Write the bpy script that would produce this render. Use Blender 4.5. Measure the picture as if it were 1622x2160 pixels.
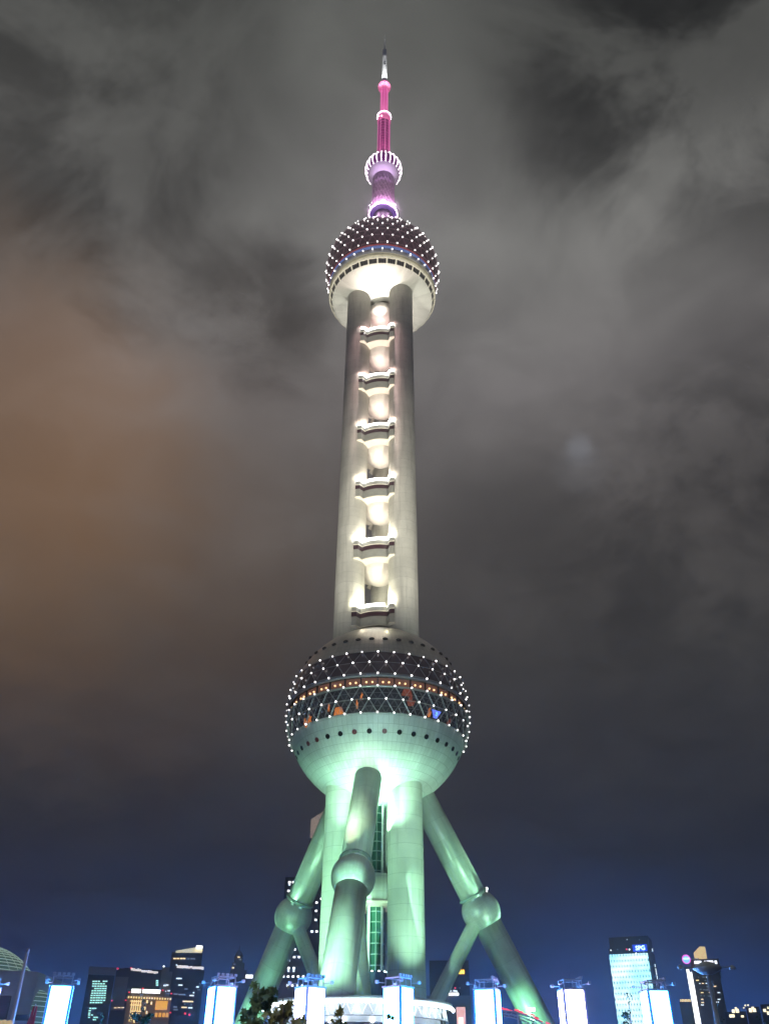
import bpy, bmesh, math, random
from mathutils import Vector, Matrix
from math import sin, cos, pi, radians, sqrt, atan2, hypot, asin

random.seed(7)
for o in list(bpy.data.objects):
    bpy.data.objects.remove(o)
scene = bpy.context.scene
COL = scene.collection

# ------------------------------------------------------------------ camera
D = 220.99                                   # metres from the camera to the tower axis (the tower stands at the origin)
CAM = Vector((0.0, -D, 1.6))
PITCH, YAW, ROLL = .614065, .0063777, .0064239
FPX = 1788.42                                # focal length in pixels of a 2160 px high frame
_fw = Vector((sin(YAW), cos(YAW), 0)); _rt = Vector((cos(YAW), -sin(YAW), 0)); _up = Vector((0, 0, 1))
F_ = _fw * cos(PITCH) + _up * sin(PITCH)
U0 = -_fw * sin(PITCH) + _up * cos(PITCH)
R_ = _rt * cos(ROLL) + U0 * sin(ROLL)
U_ = U0 * cos(ROLL) - _rt * sin(ROLL)
cam = bpy.data.cameras.new('camera')
cam.sensor_fit = 'VERTICAL'; cam.sensor_height = 24.0; cam.lens = 24.0 * FPX / 2160
cam.clip_start = .5; cam.clip_end = 20000
co = bpy.data.objects.new('camera', cam); COL.objects.link(co)
co.matrix_world = Matrix(((R_.x, U_.x, -F_.x, CAM.x), (R_.y, U_.y, -F_.y, CAM.y), (R_.z, U_.z, -F_.z, CAM.z), (0, 0, 0, 1)))
scene.camera = co


def ray(px, py):
    v = F_ + R_ * ((px - 811) / FPX) + U_ * ((1080 - py) / FPX)
    return v.normalized()


def at(px, py, dist):
    """the point seen at a place of the photograph, dist metres north of the camera"""
    v = ray(px, py)
    return CAM + v * (dist / v.y)


# ------------------------------------------------------------------ render settings, world
scene.view_settings.view_transform = 'Standard'
scene.view_settings.look = 'None'
scene.view_settings.exposure = 0.0
scene.view_settings.gamma = 1.0
scene.render.engine = 'CYCLES'
cy = scene.cycles
cy.use_denoising = True
cy.max_bounces = 4; cy.diffuse_bounces = 2; cy.glossy_bounces = 2; cy.transmission_bounces = 2; cy.volume_bounces = 0
cy.sample_clamp_indirect = 3.0
cy.sample_clamp_direct = 0.0
cy.caustics_reflective = False; cy.caustics_refractive = False
cy.use_light_tree = True


class NT:
    def __init__(self, tree):
        self.t = tree; self.n = tree.nodes; self.l = tree.links

    def node(self, typ, **kw):
        n = self.n.new(typ)
        for k, v in kw.items():
            setattr(n, k, v)
        return n

    def put(self, sock, v):
        if isinstance(v, bpy.types.NodeSocket):
            self.l.new(v, sock)
        else:
            sock.default_value = v

    def math(self, op, a, b=0.0, c=None, clamp=False):
        n = self.node('ShaderNodeMath', operation=op, use_clamp=clamp)
        self.put(n.inputs[0], a)
        if n.inputs[1].enabled: self.put(n.inputs[1], b)
        if c is not None: self.put(n.inputs[2], c)
        return n.outputs[0]

    def vmath(self, op, a, b=None, scale=None):
        n = self.node('ShaderNodeVectorMath', operation=op)
        self.put(n.inputs[0], a)
        if b is not None: self.put(n.inputs[1], b)
        if scale is not None: self.put(n.inputs['Scale'], scale)
        return n.outputs['Value'] if op in ('DOT_PRODUCT', 'LENGTH', 'DISTANCE') else n.outputs['Vector']

    def remap(self, v, a, b, c=0.0, d=1.0, smooth=False):
        n = self.node('ShaderNodeMapRange', interpolation_type='SMOOTHSTEP' if smooth else 'LINEAR', clamp=True)
        self.put(n.inputs[0], v)
        for k, x in zip((1, 2, 3, 4), (a, b, c, d)): self.put(n.inputs[k], x)
        return n.outputs[0]

    def mix(self, f, a, b, mode='MIX'):
        n = self.node('ShaderNodeMix', data_type='RGBA', blend_type=mode)
        self.put(n.inputs['Factor'], f)
        ins = [s for s in n.inputs if s.type == 'RGBA']
        for s, v in zip(ins, (a, b)):
            self.put(s, v if isinstance(v, bpy.types.NodeSocket) else (*v[:3], 1.0))
        return [s for s in n.outputs if s.type == 'RGBA'][0]

    def noise(self, vec, scale, detail=3.0, rough=.5, dist=0.0):
        n = self.node('ShaderNodeTexNoise')
        self.put(n.inputs['Vector'], vec)
        n.inputs['Scale'].default_value = scale; n.inputs['Detail'].default_value = detail
        n.inputs['Roughness'].default_value = rough; n.inputs['Distortion'].default_value = dist
        return n

    def ramp(self, v, stops, interp='LINEAR'):
        n = self.node('ShaderNodeValToRGB')
        n.color_ramp.interpolation = interp
        e = n.color_ramp.elements
        while len(e) < len(stops): e.new(1.0)
        for el, (p, c) in zip(e, stops):
            el.position = p; el.color = (*c, 1)
        self.put(n.inputs[0], v)
        return n.outputs[0]


world = bpy.data.worlds.new('World'); scene.world = world; world.use_nodes = True
w = NT(world.node_tree); w.n.clear()
tc = w.node('ShaderNodeTexCoord')
dirv = w.vmath('NORMALIZE', tc.outputs['Generated'])
sep = w.node('ShaderNodeSeparateXYZ'); w.put(sep.inputs[0], dirv)
dz = w.math('MAXIMUM', sep.outputs['Z'], 0.0)
# night clouds lit by the city: a flat cloud deck, seen in perspective
den = w.math('ADD', dz, .22)
cx = w.math('DIVIDE', sep.outputs['X'], den); cyy = w.math('DIVIDE', sep.outputs['Y'], den)
cmb = w.node('ShaderNodeCombineXYZ'); w.put(cmb.inputs[0], cx); w.put(cmb.inputs[1], cyy); cmb.inputs[2].default_value = .37
n_big = w.noise(cmb.outputs[0], 2.3, 2.5, .5, .3)
n_mid = w.noise(cmb.outputs[0], 5.2, 3.0, .5, .4)
base = w.ramp(dz, [(0.0, (.012, .055, .25)), (.073, (.013, .050, .21)), (.104, (.014, .040, .150)), (.139, (.015, .027, .075)), (.18, (.017, .022, .042)), (.23, (.022, .024, .029)),
                   (.30, (.036, .036, .037)), (.42, (.060, .056, .052)), (.55, (.098, .089, .085)), (.68, (.140, .130, .129)),
                   (.80, (.148, .146, .138)), (.89, (.112, .114, .105)), (1.0, (.06, .062, .058))])
n_det = w.noise(cmb.outputs[0], 8.5, 6.0, .58, .6)
n_hole = w.noise(cmb.outputs[0], 4.4, 5.0, .6, .5)
warp = w.vmath('SUBTRACT', n_mid.outputs['Color'], (.5, .5, .5))
warp2 = w.vmath('SUBTRACT', n_det.outputs['Color'], (.5, .5, .5))
wd = w.vmath('NORMALIZE', w.vmath('ADD', w.vmath('ADD', dirv, w.vmath('SCALE', warp, scale=.08)), w.vmath('SCALE', warp2, scale=.085)))
mod = w.math('MULTIPLY', w.remap(n_big.outputs['Fac'], .30, .70, .86, 1.12, True), w.remap(n_mid.outputs['Fac'], .30, .70, .90, 1.10, True))
mod = w.math('MULTIPLY', mod, w.remap(n_det.outputs['Fac'], .32, .68, .91, 1.08, True))
hole = w.remap(n_hole.outputs['Fac'], .38, .60, .25, 1.35, True)


def blob(px, py, deg, plain=False):
    d = ray(px, py)
    return w.remap(w.vmath('DOT_PRODUCT', dirv if plain else wd, tuple(d)), cos(radians(deg)), 1.0, 0.0, 1.0, True)


for px, py, deg, k in [(545, 655, 6, .42), (620, 625, 4, .20), (260, 545, 9, .34), (110, 260, 11, .22), (1330, 215, 9, .40), (1640, 20, 19, .55), (1420, 60, 9, .25),
                       (1190, 60, 7, .25), (20, 20, 18, .38), (1420, 1040, 12, .22), (1580, 1260, 16, .22), (1060, 330, 5, .15), (230, 1080, 9, .12),
                       (1150, 1380, 14, .12), (240, 1700, 18, .08), (1580, 860, 8, .20), (1120, 1130, 9, .16),
                       (560, 280, 16, -.08), (950, 640, 14, -.10), (1300, 640, 14, -.22), (1180, 900, 9, -.10),
                       (330, 730, 8, -.10), (1450, 430, 7, -.20), (1000, 420, 5, -.10)]:
    f_ = w.math('MULTIPLY', blob(px, py, deg), k)
    if k > .13: f_ = w.math('MULTIPLY', f_, hole)                  # dark gaps are ragged
    mod = w.math('MULTIPLY', mod, w.math('SUBTRACT', 1.0, f_))
skyv = w.vmath('SCALE', base, scale=mod)
for px, py, deg, c in [(-80, 960, 18, (.072, .028, .0)), (60, 890, 11, (.026, .009, .0)), (230, 1190, 17, (.032, .014, .002)), (420, 1000, 18, (.010, .004, .0)),
                       (1221, 938, 1.1, (.030, .035, .044)), (1222, 955, 1.3, (.022, .025, .031)), (1222, 990, 2.2, (.016, .018, .022)), (1330, 2080, 8, (.0, .006, .045)),
                       (830, 2160, 9, (.0, .006, .02)), (300, 2160, 10, (.0, .004, .01))]:
    skyv = w.vmath('ADD', skyv, w.vmath('SCALE', c, scale=blob(px, py, deg, deg < 4)))
fine = w.noise(dirv, 900.0, 1.0, .5)
skyv = w.vmath('SCALE', skyv, scale=w.remap(fine.outputs['Fac'], .2, .8, .93, 1.07))
bg = w.node('ShaderNodeBackground'); w.put(bg.inputs['Color'], skyv); bg.inputs['Strength'].default_value = 1.0
wo = w.node('ShaderNodeOutputWorld'); w.l.new(bg.outputs[0], wo.inputs[0])

# ------------------------------------------------------------------ materials
MATS = {}


def mat(name, col, rough=.6, metal=0.0, emit=None, es=0.0, var=0.0, scale=.2, streak=0.0, rings=0.0, ringw=.03, bump=0.0, coat=0.0, sampling=True):
    """plain procedural material; var = tone variation, streak = vertical weather streaks, rings = joint spacing along local z"""
    m = bpy.data.materials.new(name); m.use_nodes = True; MATS[name] = m
    t = NT(m.node_tree); b = t.n['Principled BSDF']
    b.inputs['Roughness'].default_value = rough; b.inputs['Metallic'].default_value = metal
    b.inputs['Coat Weight'].default_value = coat
    c = (*col, 1)
    if var or streak or rings:
        g = t.node('ShaderNodeTexCoord').outputs['Object']
        if var:
            n = t.noise(g, scale, 5, .6)
            c = t.mix(t.remap(n.outputs['Fac'], .3, .7), tuple(x * (1 - var) for x in col), tuple(min(1, x * (1 + var)) for x in col))
        if streak:
            mp = t.node('ShaderNodeMapping'); mp.inputs['Scale'].default_value = (1, 1, .06); t.put(mp.inputs[0], g)
            n2 = t.noise(mp.outputs[0], 1.3, 4, .6)
            c = t.mix(t.remap(n2.outputs['Fac'], .5, .78, 0, streak), c, tuple(x * .45 for x in col))
        if rings:
            s = t.node('ShaderNodeSeparateXYZ'); t.put(s.inputs[0], g)
            fr = t.math('FRACT', t.math('DIVIDE', s.outputs['Z'], rings))
            ln = t.math('LESS_THAN', fr, ringw)
            # every ring keeps a slightly different tone
            fl = t.node('ShaderNodeTexWhiteNoise', noise_dimensions='1D'); t.put(fl.inputs['W'], t.math('FLOOR', t.math('DIVIDE', s.outputs['Z'], rings)))
            c = t.mix(1.0, c, t.mix(fl.outputs['Value'], (.90, .90, .90), (1.0, 1.0, 1.0)), 'MULTIPLY')
            c = t.mix(t.math('MULTIPLY', ln, .24), c, (.05, .05, .045))
        t.put(b.inputs['Base Color'], c)
        if bump:
            bn = t.node('ShaderNodeBump'); bn.inputs['Strength'].default_value = bump; bn.inputs['Distance'].default_value = .05
            n3 = t.noise(g, 2.5, 5, .6); t.put(bn.inputs['Height'], n3.outputs['Fac']); t.put(b.inputs['Normal'], bn.outputs[0])
    else:
        b.inputs['Base Color'].default_value = c
    if emit:
        b.inputs['Emission Color'].default_value = (*emit, 1); b.inputs['Emission Strength'].default_value = es
        if not sampling:
            m.cycles.emission_sampling = 'NONE'
    return m


def hull_mat(name, col, rough, metal, nlon, dlat, line=.35, zc=0.0):
    """panelled shell: thin joints along meridians and rings, each panel a touch different"""
    m = bpy.data.materials.new(name); m.use_nodes = True; MATS[name] = m
    t = NT(m.node_tree); b = t.n['Principled BSDF']
    g = t.node('ShaderNodeTexCoord').outputs['Object']
    s = t.node('ShaderNodeSeparateXYZ'); t.put(s.inputs[0], g)
    lon = t.math('MULTIPLY', t.math('ARCTAN2', s.outputs['Y'], s.outputs['X']), nlon / (2 * pi))
    ln = t.vmath('LENGTH', g)
    lat = t.math('DIVIDE', t.math('ARCSINE', t.math('DIVIDE', s.outputs['Z'], ln)), radians(dlat))
    l1 = t.math('LESS_THAN', t.math('FRACT', lon), .055); l2 = t.math('LESS_THAN', t.math('FRACT', lat), .05)
    mask = t.math('MAXIMUM', l1, l2)
    cell = t.node('ShaderNodeCombineXYZ'); t.put(cell.inputs[0], t.math('FLOOR', lon)); t.put(cell.inputs[1], t.math('FLOOR', lat))
    wn = t.node('ShaderNodeTexWhiteNoise', noise_dimensions='2D'); t.put(wn.inputs['Vector'], cell.outputs[0])
    c = t.mix(wn.outputs['Value'], tuple(x * .90 for x in col), tuple(min(1, x * 1.05) for x in col))
    nz = t.noise(g, .25, 4, .6)
    c = t.mix(t.remap(nz.outputs['Fac'], .35, .7, 0, .22), c, tuple(x * .6 for x in col))
    c = t.mix(t.math('MULTIPLY', mask, line), c, (.03, .03, .03))
    t.put(b.inputs['Base Color'], c)
    t.put(b.inputs['Roughness'], t.math('ADD', t.math('MULTIPLY', wn.outputs['Value'], .04), rough))
    b.inputs['Metallic'].default_value = metal
    return m


concrete = mat('column_concrete', (.52, .51, .46), .62, var=.15, scale=.10, streak=.6, rings=3.35, ringw=.045, bump=.3)
leg_conc = mat('leg_painted_concrete', (.46, .47, .43), .36, .25, var=.18, scale=.15, streak=.65, rings=5.2, ringw=.022, bump=.2)
hull_low = hull_mat('lower_shell_panels', (.56, .58, .58), .46, .12, 108, 5.0, .42)
hull_top = hull_mat('upper_shell_panels', (.62, .58, .51), .30, .55, 108, 4.0, .42)
ball_mat = hull_mat('ball_panels', (.50, .48, .48), .40, .30, 40, 8.0, .34)
inner_mat = hull_mat('inner_ball_panels', (.62, .58, .53), .45, .15, 28, 11.0, .15)
bowl_mat = hull_mat('bowl_panels', (.60, .60, .55), .5, .1, 120, 20.0, .22)
cage_m = mat('cage_steel', (.55, .52, .52), .4, .6)
glass_dark = mat('maroon_glass', (.095, .055, .062), .28, .0, var=.5, scale=.25, coat=.3)
glass_black = mat('black_glass', (.060, .045, .050), .25, .0, var=.5, scale=.5, coat=.2)
glass_top = mat('purple_dark_glass', (.052, .028, .036), .22, .0, var=.5, scale=.25, coat=.2)
bulb_m = mat('white_bulb', (1, 1, 1), .5, emit=(1.0, .97, .96), es=3.2, sampling=False)
bulb_pink = mat('pink_white_bulb', (1, 1, 1), .5, emit=(1.0, .86, .97), es=2.4, sampling=False)
for m_, e_ in ((bulb_m, 4.0), (bulb_pink, 2.6)):
    t_ = NT(m_.node_tree)
    oi = t_.node('ShaderNodeObjectInfo').outputs['Random']; isl = t_.node('ShaderNodeNewGeometry').outputs['Random Per Island']
    k_ = t_.math('FRACT', t_.math('ADD', oi, isl))
    t_.put(t_.n['Principled BSDF'].inputs['Emission Strength'], t_.remap(k_, 0, 1, e_ * .45, e_ * 1.35))
port_m = mat('porthole_glass', (.012, .012, .014), .2)
port_red = mat('reddish_porthole_glass', (.14, .03, .04), .3)
fascia_m = mat('fascia_panels', (.26, .26, .23), .55, var=.12, scale=.5)
soffit_m = mat('soffit_plaster', (.60, .56, .48), .7, var=.06, scale=.4)
band_m = mat('platform_glass_band', (.05, .022, .03), .18)
strip_m = mat('railing_light', (1, 1, 1), .5, emit=(1.0, 1.0, .97), es=8.0, sampling=False)
warm_win = mat('warm_window_band', (.15, .075, .055), .5, emit=(1.0, .42, .28), es=.10, sampling=False)
down_m = mat('warm_downlight', (1, .8, .5), .5, emit=(1.0, .62, .28), es=1.7, sampling=False)
purple_fascia = mat('mauve_fascia', (.30, .27, .31), .45, var=.1)
blue_band = mat('blue_lit_glass', (.08, .12, .25), .2, emit=(.20, .30, .75), es=.36, var=.4, scale=.5, sampling=False)
grey_band = mat('grey_panel_band', (.42, .42, .45), .4, var=.12, scale=.4)
parapet_m = mat('cream_parapet', (.55, .50, .36), .6, var=.25, scale=.5, emit=(.9, .85, .55), es=.07, sampling=False)
slat_m = mat('cream_frame', (.70, .66, .55), .6, emit=(1, .95, .75), es=.16, sampling=False)
mast_red = mat('mast_red_glow', (.28, .04, .16), .45, var=.45, scale=1.2, emit=(.85, .04, .45), es=.13, sampling=False)  # both mast sections: pink LED light put into base colour and emission
mast_pink = mat('mast_pink_glow', (.65, .25, .42), .4, var=.2, scale=2, emit=(1.0, .10, .46), es=.55, sampling=False)
led_pink = mat('pink_led_tube', (1, .3, .6), .4, emit=(1.0, .32, .66), es=.85, sampling=False)
led_white = mat('white_pink_led', (1, 1, 1), .4, emit=(1.0, .72, .92), es=6.0, sampling=False)
shaft_m = mat('mast_base_cladding', (.42, .26, .38), .4, .2, var=.55, scale=1.3)
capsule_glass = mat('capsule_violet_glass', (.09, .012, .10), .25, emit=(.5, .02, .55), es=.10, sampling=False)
capsule_dish = mat('capsule_dish', (.62, .52, .68), .5)
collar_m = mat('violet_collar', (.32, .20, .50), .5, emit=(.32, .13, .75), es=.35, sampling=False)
dark_steel = mat('dark_steel', (.03, .032, .035), .45, .5)
ball_pink = mat('pink_ball_glow', (.75, .25, .42), .4, emit=(1.0, .16, .45), es=.55, var=.3, scale=1.5, sampling=False)  # pink light falling on ball and mast collar put into colour and emission
antenna_m = mat('white_antenna', (.78, .80, .78), .45, var=.1, scale=1)
steel_m = mat('galvanised_steel', (.42, .44, .47), .4, .6, var=.15, scale=2)
frame_green = mat('shaft_steel', (.30, .38, .34), .45, .3)
shaft_glass = mat('shaft_glass', (.03, .11, .075), .2, var=.4, scale=.4)

# ------------------------------------------------------------------ mesh helpers


class MB:
    def __init__(self):
        self.v = []; self.f = []; self.s = []

    def add(self, vs, fs, smooth=False):
        k = len(self.v)
        self.v += [tuple(x) for x in vs]; self.f += [tuple(i + k for i in f) for f in fs]; self.s += [smooth] * len(fs)
        return self

    def box(self, x0, x1, y0, y1, z0, z1):
        vs = [(x, y, z) for z in (z0, z1) for y in (y0, y1) for x in (x0, x1)]
        return self.add(vs, [(0, 2, 3, 1), (4, 5, 7, 6), (0, 1, 5, 4), (2, 6, 7, 3), (0, 4, 6, 2), (1, 3, 7, 5)])

    def bar(self, p, q, r, r2=None, n=8, caps=True, smooth=True):
        p = Vector(p); q = Vector(q); r2 = r if r2 is None else r2
        d = (q - p).normalized(); a = d.orthogonal().normalized(); b = d.cross(a)
        vs = []
        for c, rr in ((p, r), (q, r2)):
            vs += [c + a * (rr * cos(2 * pi * i / n)) + b * (rr * sin(2 * pi * i / n)) for i in range(n)]
        fs = [(i, (i + 1) % n, n + (i + 1) % n, n + i) for i in range(n)]
        self.add(vs, fs, smooth)
        if caps: self.add(vs, [tuple(range(n))[::-1], tuple(range(n, 2 * n))], False)
        return self

    def lathe(self, prof, n=64, smooth=True, cap=True, a0=0.0):
        m = len(prof); vs = []
        for i in range(n):
            a = a0 + 2 * pi * i / n
            vs += [(r * cos(a), r * sin(a), z) for r, z in prof]
        fs = []
        for i in range(n):
            j = (i + 1) % n
            for k in range(m - 1):
                fs.append((i * m + k, j * m + k, j * m + k + 1, i * m + k + 1))
        self.add(vs, fs, smooth)
        if cap:
            for k, rev in ((0, True), (m - 1, False)):
                if prof[k][0] > 1e-4:
                    ring = [i * m + k for i in range(n)]
                    base = len(self.v) - len(vs)
                    self.f.append(tuple(base + x for x in (ring[::-1] if rev else ring))); self.s.append(False)
        return self

    def prism(self, poly, z0, z1):
        n = len(poly)
        vs = [(x, y, z0) for x, y in poly] + [(x, y, z1) for x, y in poly]
        return self.add(vs, [tuple(range(n))[::-1], tuple(range(n, 2 * n))] + [(i, (i + 1) % n, n + (i + 1) % n, n + i) for i in range(n)])

    def ball(self, c, r, n=16, m=10):
        vs = [(c[0], c[1], c[2] - r)]
        for k in range(1, m):
            t = -pi / 2 + pi * k / m
            vs += [(c[0] + r * cos(t) * cos(2 * pi * i / n), c[1] + r * cos(t) * sin(2 * pi * i / n), c[2] + r * sin(t)) for i in range(n)]
        vs.append((c[0], c[1], c[2] + r)); top = len(vs) - 1
        fs = [(0, 1 + (i + 1) % n, 1 + i) for i in range(n)]
        for k in range(m - 2):
            o = 1 + k * n
            fs += [(o + i, o + (i + 1) % n, o + n + (i + 1) % n, o + n + i) for i in range(n)]
        o = 1 + (m - 2) * n
        fs += [(o + i, o + (i + 1) % n, top) for i in range(n)]
        return self.add(vs, fs, True)

    def mesh(self, name, m):
        me = bpy.data.meshes.new(name); me.from_pydata(self.v, [], self.f)
        me.polygons.foreach_set('use_smooth', self.s)
        me.materials.append(m); me.update()
        return me

    def build(self, name, m, parent=None, loc=(0, 0, 0), rot=None):
        return link(name, self.mesh(name, m), parent, loc, rot)


def link(name, data, parent=None, loc=(0, 0, 0), rot=None, scale=None):
    o = bpy.data.objects.new(name, data); COL.objects.link(o)
    o.location = loc
    if rot is not None:
        if len(rot) == 4: o.rotation_mode = 'QUATERNION'; o.rotation_quaternion = rot
        else: o.rotation_euler = rot
    if scale is not None: o.scale = scale
    if parent is not None: o.parent = parent
    return o


def tag(o, label, cat, group=None):
    o['label'] = label; o['category'] = cat
    if group: o['group'] = group
    return o


def thing(name, label, cat, loc=(0, 0, 0), rotz=0.0, group=None):
    return tag(link(name, None, None, loc, (0, 0, rotz)), label, cat, group)


def struct(o, kind='structure'):
    o['kind'] = kind; return o


def polar(deg, r):
    return Vector((r * cos(radians(deg)), r * sin(radians(deg)), 0))


def lamp(name, loc, power, col, parent=None, radius=.3, spot=None, target=None, blend=.6):
    l = bpy.data.lights.new(name, 'SPOT' if spot else 'POINT')
    l.energy = power; l.color = col; l.shadow_soft_size = radius
    o = bpy.data.objects.new(name, l); COL.objects.link(o); o.location = loc
    if spot:
        l.spot_size = radians(spot); l.spot_blend = blend
        o.rotation_mode = 'QUATERNION'; o.rotation_quaternion = (Vector(target) - Vector(loc)).to_track_quat('-Z', 'Y')
    if parent is not None: o.parent = parent
    return o


# ------------------------------------------------------------------ ground
gm = mat('plaza_paving', (.11, .11, .12), .5, var=.25, scale=.3, bump=.2)
am = mat('asphalt', (.05, .05, .052), .55, var=.2, scale=.6, bump=.2)
gb = MB(); gb.add([(-6000, -1500, 0), (6000, -1500, 0), (6000, 8000, 0), (-6000, 8000, 0)], [(0, 1, 2, 3)])
struct(gb.build('ground', am))
pb = MB(); pb.lathe([(110, .0), (110, .13), (0, .13)], 96, False, False)
struct(pb.build('plaza', gm))
pv = MB(); pv.box(-60, 60, -235, -150, .0, .125)
struct(pv.build('pavement', gm))

# ------------------------------------------------------------------ THE TOWER
DEL = -11.0
tower = thing('broadcast_tower', 'tall television tower of stacked spheres on columns and slanting legs, lit green, white, pink', 'tower')
RC, RCOL = 9.2, 4.35
for k in range(3):
    p = polar(-30 + DEL + 120 * k, RC)
    c = MB(); c.lathe([(RCOL, 0), (RCOL, 256.0)], 56, True, True)
    c.build('column', concrete, tower, p)

LOW, UPS = 89.0, 272.5
# slanting legs with their balls and braces
for k in range(3):
    a = -90 + DEL * .93 + 120 * k
    rb, zb = 27.85, 42.2
    axis = (polar(a, -1.0) + Vector((0, 0, 1.732))).normalized()
    pb_ = polar(a, rb) + Vector((0, 0, zb))
    foot = pb_ - axis * (zb / axis.z); top = pb_ + axis * 40
    q = Vector((0, 0, 1)).rotation_difference(axis)
    L = (pb_ - foot).length
    lg = MB(); lg.lathe([(3.45, -1.0), (3.45, L)], 48); lg.lathe([(3.35, L), (3.35, L + 41)], 48)
    leg = lg.build('slanting_leg', leg_conc, tower, foot, tuple(q))
    b = MB(); b.ball((0, 0, 0), 4.8, 48, 28)
    bo = b.build('leg_ball', ball_mat, leg, (0, 0, L))
    cl = MB(); cl.lathe([(3.75, -.3), (3.75, .25), (3.4, .25)], 40)
    cl.build('collar_ring', frame_green, leg, (0, 0, L + 4.1))
    # brace from the ball down to the tower foot
    e = polar(a, 6.0) + Vector((0, 0, 8.0)); s0 = pb_ + (e - pb_).normalized() * 4.2
    br = MB(); br.bar((0, 0, 0), (0, 0, (e - s0).length), 1.75, None, 32)
    bq = Vector((0, 0, 1)).rotation_difference((e - s0).normalized())
    bo2 = br.build('brace', leg_conc, tower, s0, tuple(bq))
    for sgn in (-1, 1):                                     # small floodlight housings on the ball
        fx = MB(); fx.box(-.35, .35, -.25, .25, 0, .5)
        fx.build('floodlight', steel_m, leg, (sgn * 1.1, -4.05, L + 3.2))

bea = MB(); bea.bar((0, 0, 0), (0, 0, .9), .12); bea.ball((0, 0, 1.1), .32, 10, 6)
p = polar(-90 + DEL * .93 + 120, 29.8) + Vector((0, 0, 46.6))
bea.build('beacon', bulb_m, tower, p)

# shaft between the columns: glazed lift cage, connecting ring, core above
sh = MB(); sh.lathe([(1.95, 27.6), (1.95, 66)], 8, False)
shaft = sh.build('lift_shaft', shaft_glass, tower)
for i in range(8):
    a = 2 * pi * i / 8
    fr = MB(); fr.bar((2.1 * cos(a), 2.1 * sin(a), 27.6), (2.1 * cos(a), 2.1 * sin(a), 66), .11, None, 6)
    fr.build('shaft_post', frame_green, shaft)
for i in range(17):
    z = 28.6 + 2.28 * i
    if 40.6 < z < 48: continue
    r = MB(); r.lathe([(2.25, z), (2.25, z + .22), (1.96, z + .22)], 8, False, False); r.lathe([(1.96, z), (2.25, z)], 8, False, False)
    r.build('shaft_ring', frame_green, shaft)
for ang in (-60, -125):
    pl = MB(); q0 = polar(ang, 2.9); pl.bar((q0.x, q0.y, 27.6), (q0.x, q0.y, 66), .33, None, 12); pl.build('service_pipe', antenna_m, shaft)
lowcore = MB(); lowcore.lathe([(3.0, 0), (3.0, 27.3)], 24, False); lowcore.build('lift_base', mat('dark_base', (.03, .05, .09), .5), tower)
ringlamps = MB().ball((0, 0, 0), .24, 8, 6).mesh('shaft_lamp', mat('cool_shaft_lamp', (1, 1, 1), .5, emit=(.8, 1, .9), es=5, sampling=False))
for i in range(10):
    p = polar(36 * i, 2.6); link('shaft_lamp', ringlamps, shaft, (p.x, p.y, 27.4))
cr = MB(); cr.lathe([(7.2, 41.6), (7.2, 47.6)], 48); cr.build('connecting_ring', concrete, tower)
cl_ = MB(); cl_.lathe([(7.5, 41.1), (7.5, 41.55), (0, 41.55)], 48); cl_.build('ring_edge', slat_m, tower)
# ---- lower sphere
ls = link('lower_sphere', None, tower, (0, 0, LOW))


def sph(R, l0, l1, n=40):
    return [(R * cos(radians(l0 + (l1 - l0) * i / n)), R * sin(radians(l0 + (l1 - l0) * i / n))) for i in range(n + 1)]


b = MB(); b.lathe(sph(24.35, -88, -18.6, 44), 144, True, False)
lower_shell = b.build('lower_shell', hull_low, ls)
b = MB(); b.lathe(sph(24.35, 20.2, 86, 44), 144, True, False)
upper_shell = b.build('upper_shell', hull_top, ls)
PHI0 = -90.4
ROWZ = [97.25, 94.0, 90.75, 87.45, 84.2, 81.0]
RCAGE = 24.85


def gl(z0, z1, R, n=10):
    return [(sqrt(R * R - (z - LOW) ** 2), z - LOW) for z in [z0 + (z1 - z0) * i / n for i in range(n + 1)]]


b = MB(); b.lathe(gl(90.55, 97.45, 24.2), 144, True, False); b.build('upper_glass_band', glass_dark, ls)
b = MB(); b.lathe(gl(81.1, 87.5, 24.2), 144, True, False); lowglass = b.build('lower_glass_band', glass_black, ls)
b = MB(); b.lathe([(24.3, 90.55 - LOW), (24.75, 90.6 - LOW), (24.75, 90.05 - LOW), (24.2, 89.95 - LOW)], 144, True, False); b.build('fascia', purple_fascia, ls)
b = MB(); b.lathe(gl(87.5, 89.97, 23.6), 144, True, False); wb = b.build('warm_window_band', warm_win, ls)
b = MB(); b.lathe([(24.2, 87.5 - LOW), (24.6, 87.55 - LOW), (24.6, 87.25 - LOW), (24.1, 87.2 - LOW)], 144, True, False); b.build('sill', cage_m, ls)
mul = MB().box(-.12, .12, -.12, .3, -.05, 2.4).mesh('mullion', dark_steel)
dwn = MB().ball((0, 0, 0), .26, 10, 6).mesh('downlight', down_m)
for i in range(36):
    a = PHI0 + 10 * i
    p = polar(a, 23.85); link('mullion', mul, wb, (p.x, p.y, 87.55 - LOW), (0, 0, radians(a - 90)))
    if -180 < a + 90 + 0 and (a % 360) > 175 or (a % 360) < 5 or True:
        for da in (3.2, 6.8):
            p = polar(a + da, 23.82)
            if p.y < 6: link('downlight', dwn, wb, (p.x, p.y, 88.75 - LOW))


def cage_pt(R, zc, z, a):
    r = sqrt(max(0, R * R - (z - zc) ** 2)); p = polar(a, r); p.z = z - zc; return p


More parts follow.
